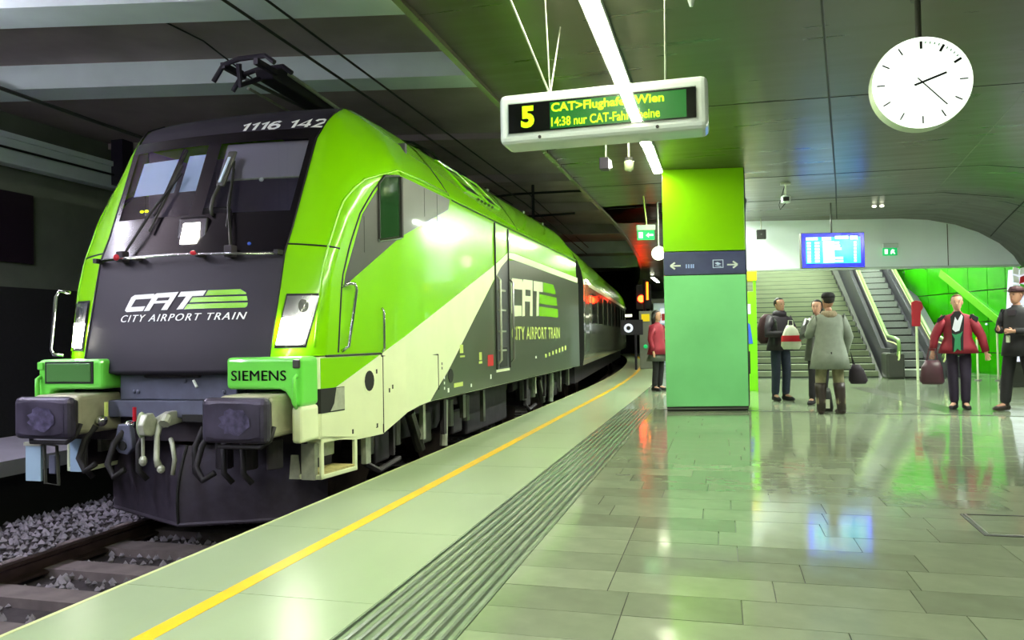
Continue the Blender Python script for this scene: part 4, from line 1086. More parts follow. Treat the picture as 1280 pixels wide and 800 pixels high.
# ================================================================== PILLAR
px0, px1, pyf = -.815, .395, 12.0
p = empty('pillar', (-.2, 12.3, 0), kind='structure')
def PB(x0, x1, z0, z1, m_, nm, d0=0., bev=.01):
    # pillar face is turned slightly towards the hall
    A = Vector((px0, 11.93)); Bv = Vector((px1, 12.17)) ; dvx = (Bv-A).normalized(); nn = Vector((dvx.y, -dvx.x)); L = (Bv-A).length
    c = A + dvx*(x0+x1)/2*L - nn*(.35)
    qa, qb = A+dvx*x0*L+nn*d0, A+dvx*x1*L+nn*d0
    return MB().prism([(qa.x+.2, qa.y-12.3), (qb.x+.2, qb.y-12.3), (qb.x+.2+(.03 if x0 > .9 else 0), qb.y-12.3+.7), (qa.x+.2+.0, qa.y-12.3+.7)], 'z', z0, z1).build(nm, m_, p, bevel=bev)
PB(0, 1, 2.44, 3.7, M['pil_up'], 'upper_panel'); bnd = PB(0, 1, 2.08, 2.43, M['band'], 'sign_band', .004); PB(0, 1, .07, 2.07, M['pil_lo'], 'lower_panel')
PB(.01, .99, .0, .03, M['seam'], 'base_shadow_gap', -.01, 0); PB(.0, 1., .03, .05, M['steel'], 'base_strip', .01, 0); PB(.005, .995, .05, .07, M['seam'], 'base_gap', -.004, 0)
PB(.985, 1.012, .07, 3.7, M['seam'], 'edge_joint', -.02, 0)
A = Vector((px0, 11.93)); Bv = Vector((px1, 12.17)); dvx = (Bv-A).normalized(); nn = Vector((dvx.y, -dvx.x)); PL = (Bv-A).length
def pf(u, z, o=.006):
    q = A + dvx*u*PL + nn*o; return (q.x+.2, q.y-12.3, z)
def arrow(u, z, s):
    mb = MB()
    def q(a, b): return pf(u+s*a, z+b)
    def barr(P1, P2, w_):
        d = Vector((P2[0]-P1[0], P2[1]-P1[1])); d.normalize(); n_ = Vector((-d.y, d.x))*w_/2
        mb.add([q(P1[0]-n_.x/1.25, P1[1]-n_.y), q(P2[0]-n_.x/1.25, P2[1]-n_.y), q(P2[0]+n_.x/1.25, P2[1]+n_.y), q(P1[0]+n_.x/1.25, P1[1]+n_.y)], [(0, 1, 2, 3), (3, 2, 1, 0)])
    barr((0, 0), (.115, 0), .024); barr((.125, 0), (.07, .05), .026); barr((.125, 0), (.07, -.05), .026)
    mb.build('arrow', M['white'], p)
arrow(.21, 2.22, -1); arrow(.775, 2.22, 1)
mb = MB()
for u0_, u1_, z0, z1 in ((.60, .73, 2.175, 2.185), (.60, .73, 2.29, 2.30), (.60, .61, 2.175, 2.30), (.72, .73, 2.175, 2.30)):
    mb.add([pf(u0_, z0), pf(u1_, z0), pf(u1_, z1), pf(u0_, z1)], [(0, 1, 2, 3)])
mb.add([pf(.625, 2.25), pf(.66, 2.265), pf(.705, 2.235), pf(.66, 2.215)], [(0, 1, 2, 3)]); mb.add([pf(.63, 2.215), pf(.705, 2.20), pf(.705, 2.19), pf(.63, 2.205)], [(0, 1, 2, 3)])
mb.build('train_icon', mat('faint_icon', (180, 196, 224), .4), p)
mb = MB()
for u_ in (.27, .30, .33, .355): mb.add([pf(u_, 2.18), pf(u_+.018, 2.18), pf(u_+.018, 2.24), pf(u_, 2.24)], [(0, 1, 2, 3)])
mb.build('taxi_icon', mat('faint_icon_two', (140, 160, 214), .4), p)

# ================================================================== DEPARTURE SIGN
sg = empty('departure_sign', (-.79, 5.55, 2.6), 'white cased hanging platform display with glowing green text and a large 5', 'sign')
cs = MB().box(-.745, .745, -.15, .15, 0, .37).build('casing', M['signcase'], sg, bevel=.045)
MB().box(-.67, .665, -.156, -.14, .075, .29).build('display_panel', M['black'], sg)
MB().box(-.36, .60, -.159, -.15, .085, .275).build('led_background', M['ledbg'], sg)
def sm(x0, x1, z0, z1, o=-.162): return lambda u, v: (x0+(x1-x0)*u, o, z0+(z1-z0)*v)
text('5', sm(-.575, -.475, .105, .265), M['led'], sg, 'display_number', 0, .05)
text('CAT>Flughafen Wien', sm(-.35, .45, .185, .268), M['led'], sg, 'display_letter', 0, .03)
text('14:38 nur CAT-Fahrscheine', sm(-.35, .42, .098, .165), M['led'], sg, 'display_letter', 0, .02)
MB().box(-.672, .667, -.170, -.166, .073, .292).build('front_glass', M['screenglass'], sg)
for x in (-.44, .40): MB().cyl((x, -.156, .035), (x, -.149, .035), .012, 10).build('lock', M['seam'], sg)
for x in (-.39, .45):
    MB().box(x-.06, x+.06, -.04, .04, .365, .385).build('wire_mount', M['signcase'], sg)
    for dx, dy, nm in ((-.22, -.75, 0), (.03, -.3, 1), (-.02, .6, 2)):
        if x > 0 and nm == 0: continue
        MB().tube([(x, 0, .38), (x+dx*1.0, dy*.9, 1.1)], .006 if nm else .008, 5).build('suspension_wire', M['palemet'], sg)
# ================================================================== CLOCK
ck = empty('station_clock', (1.49, 6.35, 3.03), 'large round white illuminated clock hanging from the ceiling on a grey pole', 'clock', rz=0)
R = .345
fx, fy = math.cos(.08), math.sin(.08)
def cf(a, r, y=-.065): return (r*math.sin(a), y, r*math.cos(a))
MB().cyl((0, -.055, 0), (0, .075, 0), R, 48).build('case', mat('clock_case_green_white', (190, 206, 180), .35), ck, bevel=.008)
MB().cyl((0, -.062, 0), (0, -.05, 0), R-.004, 48).build('face', M['clockface'], ck)
for h in range(12):
    a = h*PI/6; d = Vector(cf(a, 1, 0)); e = Vector((d.z, 0, -d.x)); c = Vector(cf(a, .28, -.064)); w_ = .009 if h in (0, 1, 2) else .0045
    MB().obox(c, d*.028, e*w_, (0, .0015, 0)).build('hour_mark', M['handk'], ck)
for k in range(1, 10):
    if k == 5: continue
    a = k*PI/30; d = Vector(cf(a, 1, 0)); e = Vector((d.z, 0, -d.x)); MB().obox(Vector(cf(a, .297, -.064)), d*.008, e*.004, (0, .0015, 0)).build('minute_mark', mat('pale_mark', (130, 180, 150), .5) if k == 1 else D.materials['pale_mark'], ck)
def hand(a, r0_, r1, w_, nm, y):
    d = Vector(cf(a, 1, 0)); e = Vector((d.z, 0, -d.x)); MB().obox(d*(r0_+r1)/2+Vector((0, y, 0)), d*(r1-r0_)/2, e*w_, (0, .002, 0)).build(nm, M['handk'], ck)
hand(math.radians(71), -.055, .175, .0075, 'hour_hand', -.069); hand(math.radians(138), -.045, .245, .004, 'minute_hand', -.074)
MB().cyl((0, 0, R-.01), (0, 0, .665), .022, 12).build('pole', M['grayp'], ck)
MB().cyl((0, 0, .64), (0, 0, .665), .05, 14).build('ceiling_rose', M['grayp'], ck)

# ================================================================== MONITOR
mo = empty('information_monitor', (2.16, 16.08, 2.41), 'blue glowing timetable monitor hanging in front of the grey fascia', 'monitor', rz=TH)
MB().box(-.62, .62, 0, .1, 0, .69).build('casing', M['grayp'], mo, bevel=.01)
MB().box(-.60, .60, -.008, .002, .02, .67).build('screen', M['scrblue'], mo)
MB().box(-.53, .53, -.012, -.008, .09, .60).build('screen_table', M['scrcyan'], mo)
for (x0, x1, z0, z1) in ((-.53, -.30, .545, .60), (-.22, -.04, .54, .60), (.04, .30, .56, .62), (.33, .48, .55, .62)):
    MB().box(x0, x1, -.015, -.012, z0, z1).build('screen_heading', M['scrwhite'], mo)
rr = random.Random(2)
for k in range(7):
    z = .11+k*.06
    for (x0, x1) in ((-.51, -.44), (-.36, -.27), (-.2, rr.uniform(-.05, .2)), (.40, .45)):
        MB().box(x0, x1, -.015, -.012, z, z+.042).build('timetable_text', M['scrwhite'], mo)
MB().box(-.2, .02, -.016, -.0125, .1, .52).build('bright_column', M['scrwhite'], mo)
MB().tube([(0, .06, .69), (0, .06, 1.28)], .016, 8).build('pole', M['grayp'], mo)

# ================================================================== SMALL CEILING AND WALL FITTINGS
def exit_sign(loc, rz, label, pole):
    t = empty('exit_sign', loc, label, 'sign', 'emergency exit signs', rz)
    MB().box(-.17, .17, -.05, .05, .17, .27).build('housing', M['signcase'], t, bevel=.012)
    MB().box(-.155, .155, -.02, .02, 0, .17).build('sign_plate', M['exitg'], t)
    MB().prism([(-.13, .03), (-.06, .03), (-.06, .14), (-.13, .14)], 'y', -.026, -.02).build('door_symbol', M['exitw'], t)
    MB().prism([(.0, .08), (.05, .04), (.05, .07), (.13, .07), (.13, .10), (.05, .10), (.05, .13)] if pole else [(0, .03), (.03, .03), (.05, .07), (.08, .03), (.11, .03), (.08, .09), (.10, .12), (.04, .14), (.01, .10)], 'y', -.026, -.02).build('arrow' if pole else 'running_figure', M['exitw'], t)
    if pole: MB().tube([(.02, 0, .26), (-.03, 0, pole)], .013, 6).build('pole', M['yellowlet'], t)
exit_sign((-1.27, 14.12, 2.9), TH, 'small green exit sign with arrow hanging left of the green pillar', .8)
exit_sign((3.74, fasc_y(3.74)-.06, 2.86), TH, 'small green running-figure exit sign mounted on the grey fascia right of the monitor', 0)
t = empty('spot_camera', (-1.25, 8.95, 3.18), 'dark box camera with a white front hanging under the departure sign', 'camera')
MB().box(-.07, .04, -.07, .07, -.06, .08).build('body', M['darkbox'], t, bevel=.01); MB().prism([(.04, -.06), (.085, -.055), (.075, .035), (.04, .05)], 'y', -.075, -.07).build('white_front', M['lampwhite'], t); MB().tube([(0, 0, .08), (0, 0, .52)], .01, 6).build('rod', M['palemet'], t)
t = empty('glass_lamp', (-.99, 9.02, 3.17), 'small clear glass lantern hanging beside the box camera', 'lamp')
MB().rings([(0, 0, -.07, .03, .03), (0, 0, -.05, .055, .055), (0, 0, .04, .06, .06), (0, 0, .06, .04, .04)], 10).build('glass_body', mat('clear_lamp_glass', (180, 190, 150), .12, coat=1), t, smooth=True)
MB().tube([(0, 0, .05), (0, 0, .09)], .05, 8).build('cap', M['grayp'], t); MB().tube([(0, 0, .08), (0, 0, .53)], .012, 6).build('rod', M['palemet'], t)
t = empty('ceiling_camera', (1.12, 13.73, 3.42), 'white ceiling camera on a short stem with looping cable, right of the green pillar', 'camera')
MB().rings([(0, 0, -.06, .05, .05), (0, 0, -.05, .075, .075), (0, 0, .05, .08, .08), (0, 0, .07, .05, .05)], 14).build('body', M['signcase'], t, smooth=True)
MB().box(-.05, .05, -.09, -.07, -.035, .035).build('lens_window', M['seam'], t, bevel=.015)
MB().tube([(0, 0, .06), (0, 0, .28)], .014, 8).build('stem', M['palemet'], t); MB().box(-.08, .08, -.04, .04, .25, .28).build('ceiling_plate', M['palemet'], t)
MB().tube([(-.01, .02, .24), (-.06, .02, .08), (-.11, .02, -.08), (-.09, .02, -.16), (-.04, .02, -.1), (0, .02, -.05)], .008, 6).build('cable', M['seam'], t, smooth=True)
t = empty('wall_speaker', (.92, 17.75, 3.33), 'small black box loudspeaker hanging before the left end of the fascia', 'loudspeaker')
MB().box(-.1, .1, -.08, .08, -.1, .1).build('box', M['seam'], t, bevel=.01); MB().cyl((0, -.085, 0), (0, -.08, 0), .02, 10).build('speaker_cone', M['grayp'], t); MB().tube([(0, 0, .1), (0, 0, .37)], .012, 6).build('rod', M['palemet'], t)
t = empty('ceiling_spot', (3.10, 16.7, 3.66), 'pair of tiny ceiling spot lights above the monitor', 'lamp')
for x in (-.07, .07): MB().ell((x, 0, 0), .045, .045, .03, 8, 5).build('spot', M['globe'], t)
for i, (x, y, lab) in enumerate(((-.5, 4.55, 'left'), (.28, 6.9, 'right'))):
    pass
t = empty('ceiling_hook', (-.15, 5.7, 3.66), 'small white ceiling hook above the departure sign at the top edge', 'hook')
MB().rings([(0, 0, -.09, .012, .012), (0, 0, -.03, .03, .03), (0, 0, .04, .045, .03)], 8).build('hook_body', M['signcase'], t)
t = empty('round_globe_lamp', (-1.09, 14.75, 2.71), 'glowing round white disc half hidden behind the left edge of the pillar', 'lamp', rz=TH)
MB().cyl((0, -.03, 0), (0, .05, 0), .13, 28).build('disc', M['globe'], t); MB().tube([(0, .02, .12), (0, .02, .97)], .014, 6).build('rod', M['palemet'], t)

# ticket machine behind the pillar
t = empty('ticket_machine', (.60, 16.4, 0), 'lime green and blue ticket machine with yellow top, partly behind the pillar', 'ticket machine')
MB().box(-.4, .06, -.25, .2, 0, 2.0).build('body', M['vlime'], t, bevel=.01)
MB().box(.055, .11, -.25, -.2, 0, 2.25).build('post', M['vlime'], t)
MB().box(-.1, .13, -.3, .2, 2.22, 2.40).build('yellow_top', M['vyellow'], t, bevel=.01)
MB().prism([(-.25, 1.45), (-.02, 1.35), (.03, .95), (-.25, .95)], 'y', -.27, -.25).build('blue_panel', M['vblue'], t)
MB().box(-.3, -.03, -.262, -.25, .35, .8).build('black_slot', M['seam'], t); MB().box(-.3, .0, -.262, -.25, 1.55, 1.75).build('display', M['blind'], t)

# far platform: red signal, board, cabinet
t = empty('signal', (-2.93, 30.3, 0), 'red glowing railway signal on a mast at the far end of the platform', 'signal')
MB().tube([(.1, 0, 0), (.1, 0, 3.3)], .06, 8).build('mast', M['darkbox'], t)
MB().box(-.22, .36, 0, .15, 2.15, 3.1).build('signal_head', M['darkbox'], t)
MB().cyl((-.02, -.03, 2.55), (-.02, 0, 2.55), .14, 16).build('red_light', M['sigred'], t)
MB().box(.18, .26, -.02, 0, 2.5, 3.2).build('red_strip', M['sigor'], t)
t = empty('number_board', (-2.9, 25.5, 0), 'black board with a white round disc on the far platform edge', 'board')
MB().box(-.28, .45, 0, .06, 1.15, 1.65).build('board', M['darkbox'], t); MB().cyl((-.02, -.03, 1.38), (-.02, 0, 1.38), .15, 20).build('white_disc', M['lampwhite'], t); MB().cyl((-.02, -.04, 1.38), (-.02, -.03, 1.38), .07, 16).build('disc_centre', M['seam'], t)
MB().tube([(.2, .03, 0), (.2, .03, 1.2)], .04, 8).build('post', M['darkbox'], t)
MB().box(-.12, .1, -.02, 0, 1.75, 1.83).build('small_lamp', M['globe'], t)
t = empty('platform_cabinet', (-2.45, 26.3, 0), 'narrow grey cabinet behind the black board far along the platform', 'cabinet')
MB().box(-.2, .25, 0, .4, 0, 1.95).build('body', M['concrete'], t, bevel=.02); MB().box(-.12, .15, -.02, 0, 1.6, 1.85).build('yellow_label', M['vyellow'], t); MB().ell((.0, -.02, .75), .07, .02, .07, 10, 6).build('green_lamp', M['exitg'], t)
t = empty('glass_booth', (-1.75, 28.5, 0), 'pale glazed booth far along the platform beside the pillar', 'booth')
MB().box(-.6, 1.2, 0, 1.8, 0, 2.3).build('walls', M['blind'], t, bevel=.02); MB().box(-.65, 1.25, -.05, 1.85, 2.3, 2.45).build('roof', M['grayp'], t)
MB().box(-.35, .1, -.03, 0, 1.55, 2.1).build('poster', M['lampwhite'], t); MB().box(-.3, .05, -.04, -.03, 1.65, 1.9).build('poster_print', M['magred'], t)

# red stop marker on its post, slim posts by the escalator
t = empty('marker_post', (4.42, 19.75, 0), 'slim post with a rounded red plate at the foot of the escalator', 'post')
MB().tube([(0, 0, 0), (0, 0, 1.25)], .03, 8).build('post', M['cream'], t)
MB().prism([(-.1, 1.25), (.08, 1.25), (.1, 1.6), (.15, 1.68), (.12, 1.82), (.0, 1.86), (-.1, 1.82)], 'y', -.03, .03).build('red_plate', M['red'], t, bevel=.02)
for x, y, z, lab in ((5.62, 19.6, .95, 'slim pale post behind the woman in the crimson jacket'), (6.0, 19.5, 1.2, 'slim pale post between the woman in crimson and the guard')):
    t = empty('slim_post', (x, y, 0), lab, 'post', 'slim barrier posts'); MB().tube([(0, 0, 0), (0, 0, z)], .022, 8).build('pole', M['cream'], t); MB().ell((0, 0, z), .03, .03, .03, 8, 5).build('cap', M['vyellow'], t); MB().cyl((0, 0, 0), (0, 0, .02), .07, 12).build('foot', M['steel'], t)
# poster stand at right
t = empty('poster_stand', (5.72, 17.6, 0), 'tall white display stand with colourful magazine covers at the right frame edge', 'display stand', rz=.3)
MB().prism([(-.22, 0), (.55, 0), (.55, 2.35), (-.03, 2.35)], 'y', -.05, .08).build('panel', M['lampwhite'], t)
MB().prism([(-.28, 0), (.6, 0), (.6, .5), (-.16, .5)], 'y', -.12, .12).build('base', M['grayp'], t, bevel=.02)
rk = random.Random(9)
for j in range(3):
    for i in range(4):
        x = .02+i*.14; z = 1.98+j*.17
        MB().obox((x, -.07, z), (.055, 0, rk.uniform(-.02, .02)), (0, .01, 0), (rk.uniform(-.015, .015), 0, .07)).build('magazine', rk.choice([M['seam'], M['white'], M['maggreen'], M['magred'], M['seam'], M['white']]), t)

# ================================================================== PEOPLE
def skin_body(name, pts, edges, rad, material, parent, root=0, sub=2):
    me = D.meshes.new(name); me.from_pydata(pts, edges, []); o = D.objects.new(name, me); COL.objects.link(o)
    sk = o.modifiers.new('skin', 'SKIN'); sk.use_smooth_shade = True; sk.branch_smoothing = .3
    for i, v in enumerate(me.skin_vertices[0].data):
        r = rad[i]; v.radius = (r, r) if not isinstance(r, tuple) else r; v.use_root = (i == root)
    s = o.modifiers.new('sub', 'SUBSURF'); s.levels = sub; s.render_levels = sub
    bpy.context.view_layer.update(); dg = bpy.context.evaluated_depsgraph_get()
    nm = D.meshes.new_from_object(o.evaluated_get(dg)); nm.name = name
    D.objects.remove(o); D.meshes.remove(me)
    nm.materials.clear(); nm.materials.append(material)
    for p_ in nm.polygons: p_.use_smooth = True
    ob = D.objects.new(name, nm); COL.objects.link(ob); ob.parent = parent
    return ob

def person(label, loc, rz, H, cfg):
    root = empty('person', (loc[0], loc[1], 0), label, 'person', rz=rz)
    k = H/1.75
    J = dict(hl=(.09, 0, .92), hr=(-.09, 0, .92), kl=(.10, -.02, .50), kr=(-.10, -.02, .50), al=(.10, .03, .09), ar=(-.10, .03, .09), tl=(.12, -.13, .035), tr=(-.12, -.13, .035),
             sp=(0, .01, 1.15), ch=(0, .01, 1.33), nk=(0, .0, 1.46), hb=(0, -.015, 1.56), hd=(0, .005, 1.655), sl=(.185, 0, 1.40), sr=(-.185, 0, 1.40),
             el=(.23, .02, 1.12), er=(-.23, .02, 1.12), wl=(.24, -.06, .87), wr=(-.24, -.06, .87))
    J.update(cfg.get('pose', {}))
    J = {a: Vector(b)*k for a, b in J.items()}
    pts, rad, ed, ix = [], [], [], {}
    def n(nm, p, r, to=None):
        ix[nm] = len(pts); pts.append(tuple(p)); rad.append(r if isinstance(r, tuple) else r*k)
        if to is not None: ed.append((ix[to], ix[nm]))
    n('pel', Vector((0, 0, .97))*k, .10); n('sp', J['sp'], .12, 'pel'); n('ch', J['ch'], .13, 'sp'); n('nk', J['nk'], .052, 'ch'); n('hb', J['hb']+Vector((0, .012, 0)), .048, 'nk')
    hd = cfg.get('look', (0, -1)); hx, hy = hd
    for s, c in (('l', 1), ('r', -1)):
        n('h'+s, J['h'+s], .07, 'pel'); n('k'+s, J['k'+s], .058, 'h'+s); n('a'+s, J['a'+s], .04, 'k'+s); n('t'+s, J['t'+s], .035, 'a'+s)
        n('s'+s, J['s'+s]*.93, .045, 'ch'); n('e'+s, J['e'+s], .042, 's'+s); n('w'+s, J['w'+s], .028, 'e'+s)
        d = (J['w'+s]-J['e'+s]).normalized(); side = d.cross(Vector((0, 1, 0)) if abs(d.y) < .8 else Vector((1, 0, 0))).normalized(); oth = d.cross(side)
        pm = J['w'+s]+d*.06*k; n('p'+s, pm, .03, 'w'+s)
        for f in range(4):
            b_ = pm + d*.035*k + side*(f-1.5)*.019*k; n(f'f{s}{f}', b_, .009, 'p'+s); n(f'g{s}{f}', b_ + d*(.035+.006*(1.5-abs(f-1.5)))*k + oth*.014*c*k, .008, f'f{s}{f}')
        n('th'+s, J['w'+s]+d*.045*k+side*.042*k, .010, 'p'+s); n('ti'+s, J['w'+s]+d*.08*k+side*.05*k, .008, 'th'+s)
    body = skin_body('body', pts, ed, rad, cfg.get('skin', M['skin']), root)
    f = Vector((hx, hy, 0)).normalized(); sdv = Vector((-f.y, f.x, 0)); hc_ = Vector((J['hb'].x, J['hb'].y+.012*k, 0)); hdp = hc_+Vector((0, 0, 1.665*k))
    hm = MB(); HP = [(1.522, .022, .020, .050), (1.528, .036, .034, .044), (1.545, .048, .056, .030), (1.57, .058, .074, .017), (1.60, .066, .086, .010), (1.64, .073, .094, .003), (1.68, .076, .097, 0), (1.715, .070, .089, -.003), (1.74, .050, .066, -.005), (1.753, .02, .03, -.005)]
    for (z_, rx_, ry_, fo) in HP:
        for q_ in range(16):
            a_ = q_*PI/8; hm.v.append(tuple(hc_ + (sdv*rx_*math.cos(a_) + f*(ry_*math.sin(a_)+fo) + Vector((0, 0, z_)))*k))
    for j_ in range(len(HP)-1):
        for q_ in range(16): hm.f.append((j_*16+q_, (j_+1)*16+q_, (j_+1)*16+(q_+1) % 16, j_*16+(q_+1) % 16))
    hm.f.append(tuple(range(16))); hm.f.append(tuple(range((len(HP)-1)*16, len(HP)*16)))
    hm.ell(hc_ + (f*.094+Vector((0, 0, 1.612)))*k, .012*k, .012*k, .022*k, 8, 6)
    bmh = bmesh.new(); bmh.from_mesh(body.data); o_ = [bmh.verts.new(v) for v in hm.v]
    for ff in hm.f:
        try: bmh.faces.new([o_[i] for i in ff]).smooth = True
        except ValueError: pass
    bmesh.ops.recalc_face_normals(bmh, faces=bmh.faces); bmh.to_mesh(body.data); bmh.free()
    for s in (-1, 1):
        q = hc_ + (f*.089+sdv*s*.030+Vector((0, 0, 1.646)))*k; MB().ell(q, .010, .010, .006, 6, 4).build('eye', M['seam'], root)
        q = hc_ + (f*.088+sdv*s*.031+Vector((0, 0, 1.665)))*k; MB().ell(q, .015, .012, .004, 6, 4).build('eyebrow', cfg['hair'], root)
        q = hc_ + (sdv*s*.076+Vector((0, 0, 1.635)))*k; MB().ell(q, .010, .018, .028, 6, 5).build('ear', cfg.get('skin', M['skin']), root)
    q = hc_ + (f*.088+Vector((0, 0, 1.575)))*k; MB().ell(q, .020, .009, .005, 8, 4).build('mouth', mat('lips', (150, 84, 80), .5) if 'lips' not in D.materials else D.materials['lips'], root)
    # hair
    hh = MB(); c = hdp - f*.009*k + Vector((0, 0, .010))*k
    ht = cfg.get('hairtype', 'short')
    if ht == 'short':
        hh.ell(c, .085*k, .104*k, .094*k, 16, 10)
    elif ht == 'long':
        hh.ell(c, .092*k, .108*k, .097*k, 16, 10); hh.rings([(c.x-f.x*.05, c.y-f.y*.05, c.z-.22*k, .07*k, .05*k), (c.x-f.x*.045, c.y-f.y*.045, c.z-.1*k, .095*k, .06*k), (c.x-f.x*.02, c.y-f.y*.02, c.z, .1*k, .08*k)], 12)
    elif ht == 'bun':
        hh.ell(c, .1*k, .1*k, .096*k, 14, 8); hh.ell(c-f*.1*k, .04*k, .04*k, .04*k, 8, 6)
    # cut the hair off the face by pushing front-lower vertices back inside the head
    vs = []
    for v in hh.v:
        p_ = Vector(v)-hdp; fr_ = p_.dot(f)
        if fr_ > .022*k and p_.z < .042*k: p_ -= f*(fr_*.95)
        vs.append(tuple(hdp+p_))
    hh.v = vs; hh.build('hair', cfg['hair'], root, smooth=True)
    if cfg.get('cap'):
        cm = MB().rings([(hdp.x, hdp.y, hdp.z+.02*k, .094*k, .113*k), (hdp.x, hdp.y, hdp.z+.06*k, .094*k, .110*k), (hdp.x, hdp.y, hdp.z+.095*k, .075*k, .085*k), (hdp.x, hdp.y, hdp.z+.108*k, .02*k, .02*k)], 14)
        if cfg['cap'] == 'peak': cm.obox(tuple(hdp+f*.12*k+Vector((0, 0, .035*k))), f*.045*k, sdv*.06*k, (0, 0, .006))
        cm.build('cap', cfg['capmat'], root, smooth=True)
    # legs
    lw_ = cfg.get('legr', .078)
    if cfg.get('trousers'):
        mb = MB()
        P, Rr, E_ = [tuple(Vector((0, 0, .98))*k)], [.105*k], []
        for s in 'lr':
            i = len(P); top = J['h'+s]; kn = J['k'+s]; an = J['a'+s]+Vector((0, -.005, .0))
            P += [tuple(top), tuple((top+kn)/2), tuple(kn), tuple((kn+an)/2), tuple(an)]; Rr += [.088*k, (lw_+.004)*k, lw_*.93*k, lw_*.86*k, lw_*.82*k]
            E_ += [(0, i), (i, i+1), (i+1, i+2), (i+2, i+3), (i+3, i+4)]
        skin_body('trousers', P, E_, Rr, cfg['trousers'], root)
    for s in 'lr':
        a, t_ = J['a'+s], J['t'+s]; d = (t_-a); d.z = 0; d.normalize() if d.length else None
        sh = MB(); sh.tube([a-d*.05*k+Vector((0, 0, -.045*k)), a+d*.02*k+Vector((0, 0, -.04*k)), a+d*.12*k+Vector((0, 0, -.052*k)), a+d*.19*k+Vector((0, 0, -.06*k))], [.042*k, .048*k, .044*k, .026*k], 10)
        sh.tube([a+Vector((0, 0, -.03*k)), a+Vector((0, 0, .04*k))], [.05*k, .05*k], 10)
        sh.build('shoe', cfg['shoe'], root, smooth=True)
        if cfg.get('boots'):
            kn = J['k'+s]; MB().tube([a+Vector((0, 0, -.03)), a*.7+kn*.3, a*.35+kn*.65, a*.12+kn*.88], [.062*k, .068*k, .08*k, .085*k], 12).build('boot_shaft', cfg['shoe'], root, smooth=True)
    # upper garment
    hem = cfg.get('hem', .88); fl = cfg.get('flare', .0); wd = cfg.get('girth', 1.)
    g_ = cfg['top']; sl = cfg.get('slim', 1.)
    L = [(0, .0, hem*k, (.205+fl)*k*wd, (.155+fl*.8)*k*wd), (0, 0, (hem+1.08)/2*k, (.198+fl*.5)*k*wd, (.148+fl*.4)*k*wd), (0, .0, 1.10*k, .175*k*wd, .13*k*wd), (0, .005, 1.28*k, .19*k*wd, .132*k*wd), (0, .005, 1.38*k, .195*k*wd, .118*k*wd), (0, .005, 1.44*k, .165*k, .095*k), (0, 0, 1.475*k, .07*k, .068*k), (0, 0, 1.50*k, .062*k, .062*k)]
    top = MB().rings(L, 18); 
    for s in 'lr':
        S, E2, W2 = J['s'+s], J['e'+s], J['w'+s]
        S2 = S*.97 + Vector((0, 0, -.035*k)) if False else Vector((S.x*.95, S.y, S.z-.022*k))
        top.tube([S2*.93, S2, (S2+E2)/2, E2, (E2+W2)/2, W2], [.082*k, .084*k*wd, .070*k*wd, .06*k*wd, .052*k*wd, .047*k*wd], 12)
    top.build(cfg.get('topname', 'jacket'), g_, root, smooth=True)
    return root, J, k

# 1 man with backpack
r1, J1, k1 = person('man in dark plum jacket and blue jeans holding a white and red carrier bag', (.99, 13.98), math.radians(28), 1.76,
    dict(hair=M['hairb'], trousers=M['navy'], shoe=M['blackc'], top=M['dkjack'], hem=.86, flare=.02, girth=1.08, legr=.085, look=(.15, -.98),
         pose=dict(el=(.25, -.05, 1.14), wl=(.13, -.26, 1.19), er=(-.25, -.03, 1.14), wr=(-.03, -.27, 1.14), tl=(.13, -.13, .035), tr=(-.12, -.13, .035))))
MB().rings([(0, 0, 1.43*k1, .12, .10), (0, -.0, 1.50*k1, .12, .11), (0, 0, 1.54*k1, .09, .08)], 12).build('collar', M['dkjack'], r1, smooth=True)
t = empty('backpack', (.99, 13.98, 0), 'dark maroon backpack on the back of the man in the plum jacket', 'backpack', rz=math.radians(28))
MB().rings([(-.06, .27, .98, .14, .09), (-.06, .30, 1.05, .18, .12), (-.06, .30, 1.25, .18, .13), (-.06, .27, 1.42, .15, .11), (-.06, .24, 1.50, .08, .06)], 14).build('bag_body', M['maroon'], t, smooth=True)
MB().rings([(-.06, .36, 1.02, .1, .05), (-.06, .38, 1.1, .12, .06), (-.06, .37, 1.25, .1, .05)], 12).build('front_pocket', M['maroon'], t, smooth=True)
for x in (-.14, .1): MB().tube([(x, .14, 1.46), (x, .02, 1.47), (x, -.12, 1.36), (x, -.14, 1.2)], .018, 6).build('strap', M['seam'], t)
t = empty('carrier_bag', (1.14, 13.60, .95), 'white plastic carrier bag with a red band held by the man with the backpack', 'bag', rz=.25)
MB().rings([(0, 0, -.06, .13, .05), (0, 0, .0, .17, .08), (.0, 0, .15, .155, .085), (0, 0, .27, .11, .06), (-.02, 0, .34, .05, .03)], 12).build('bag_body', M['plastic'], t, smooth=True)
MB().rings([(0, 0, .07, .169, .088), (0, 0, .17, .160, .092)], 16, cap=False).build('red_band', M['red'], t, smooth=True)
MB().tube([(-.05, 0, .3), (-.04, 0, .42), (.03, 0, .42), (.04, 0, .3)], .008, 5).build('bag_handle', M['plastic'], t)
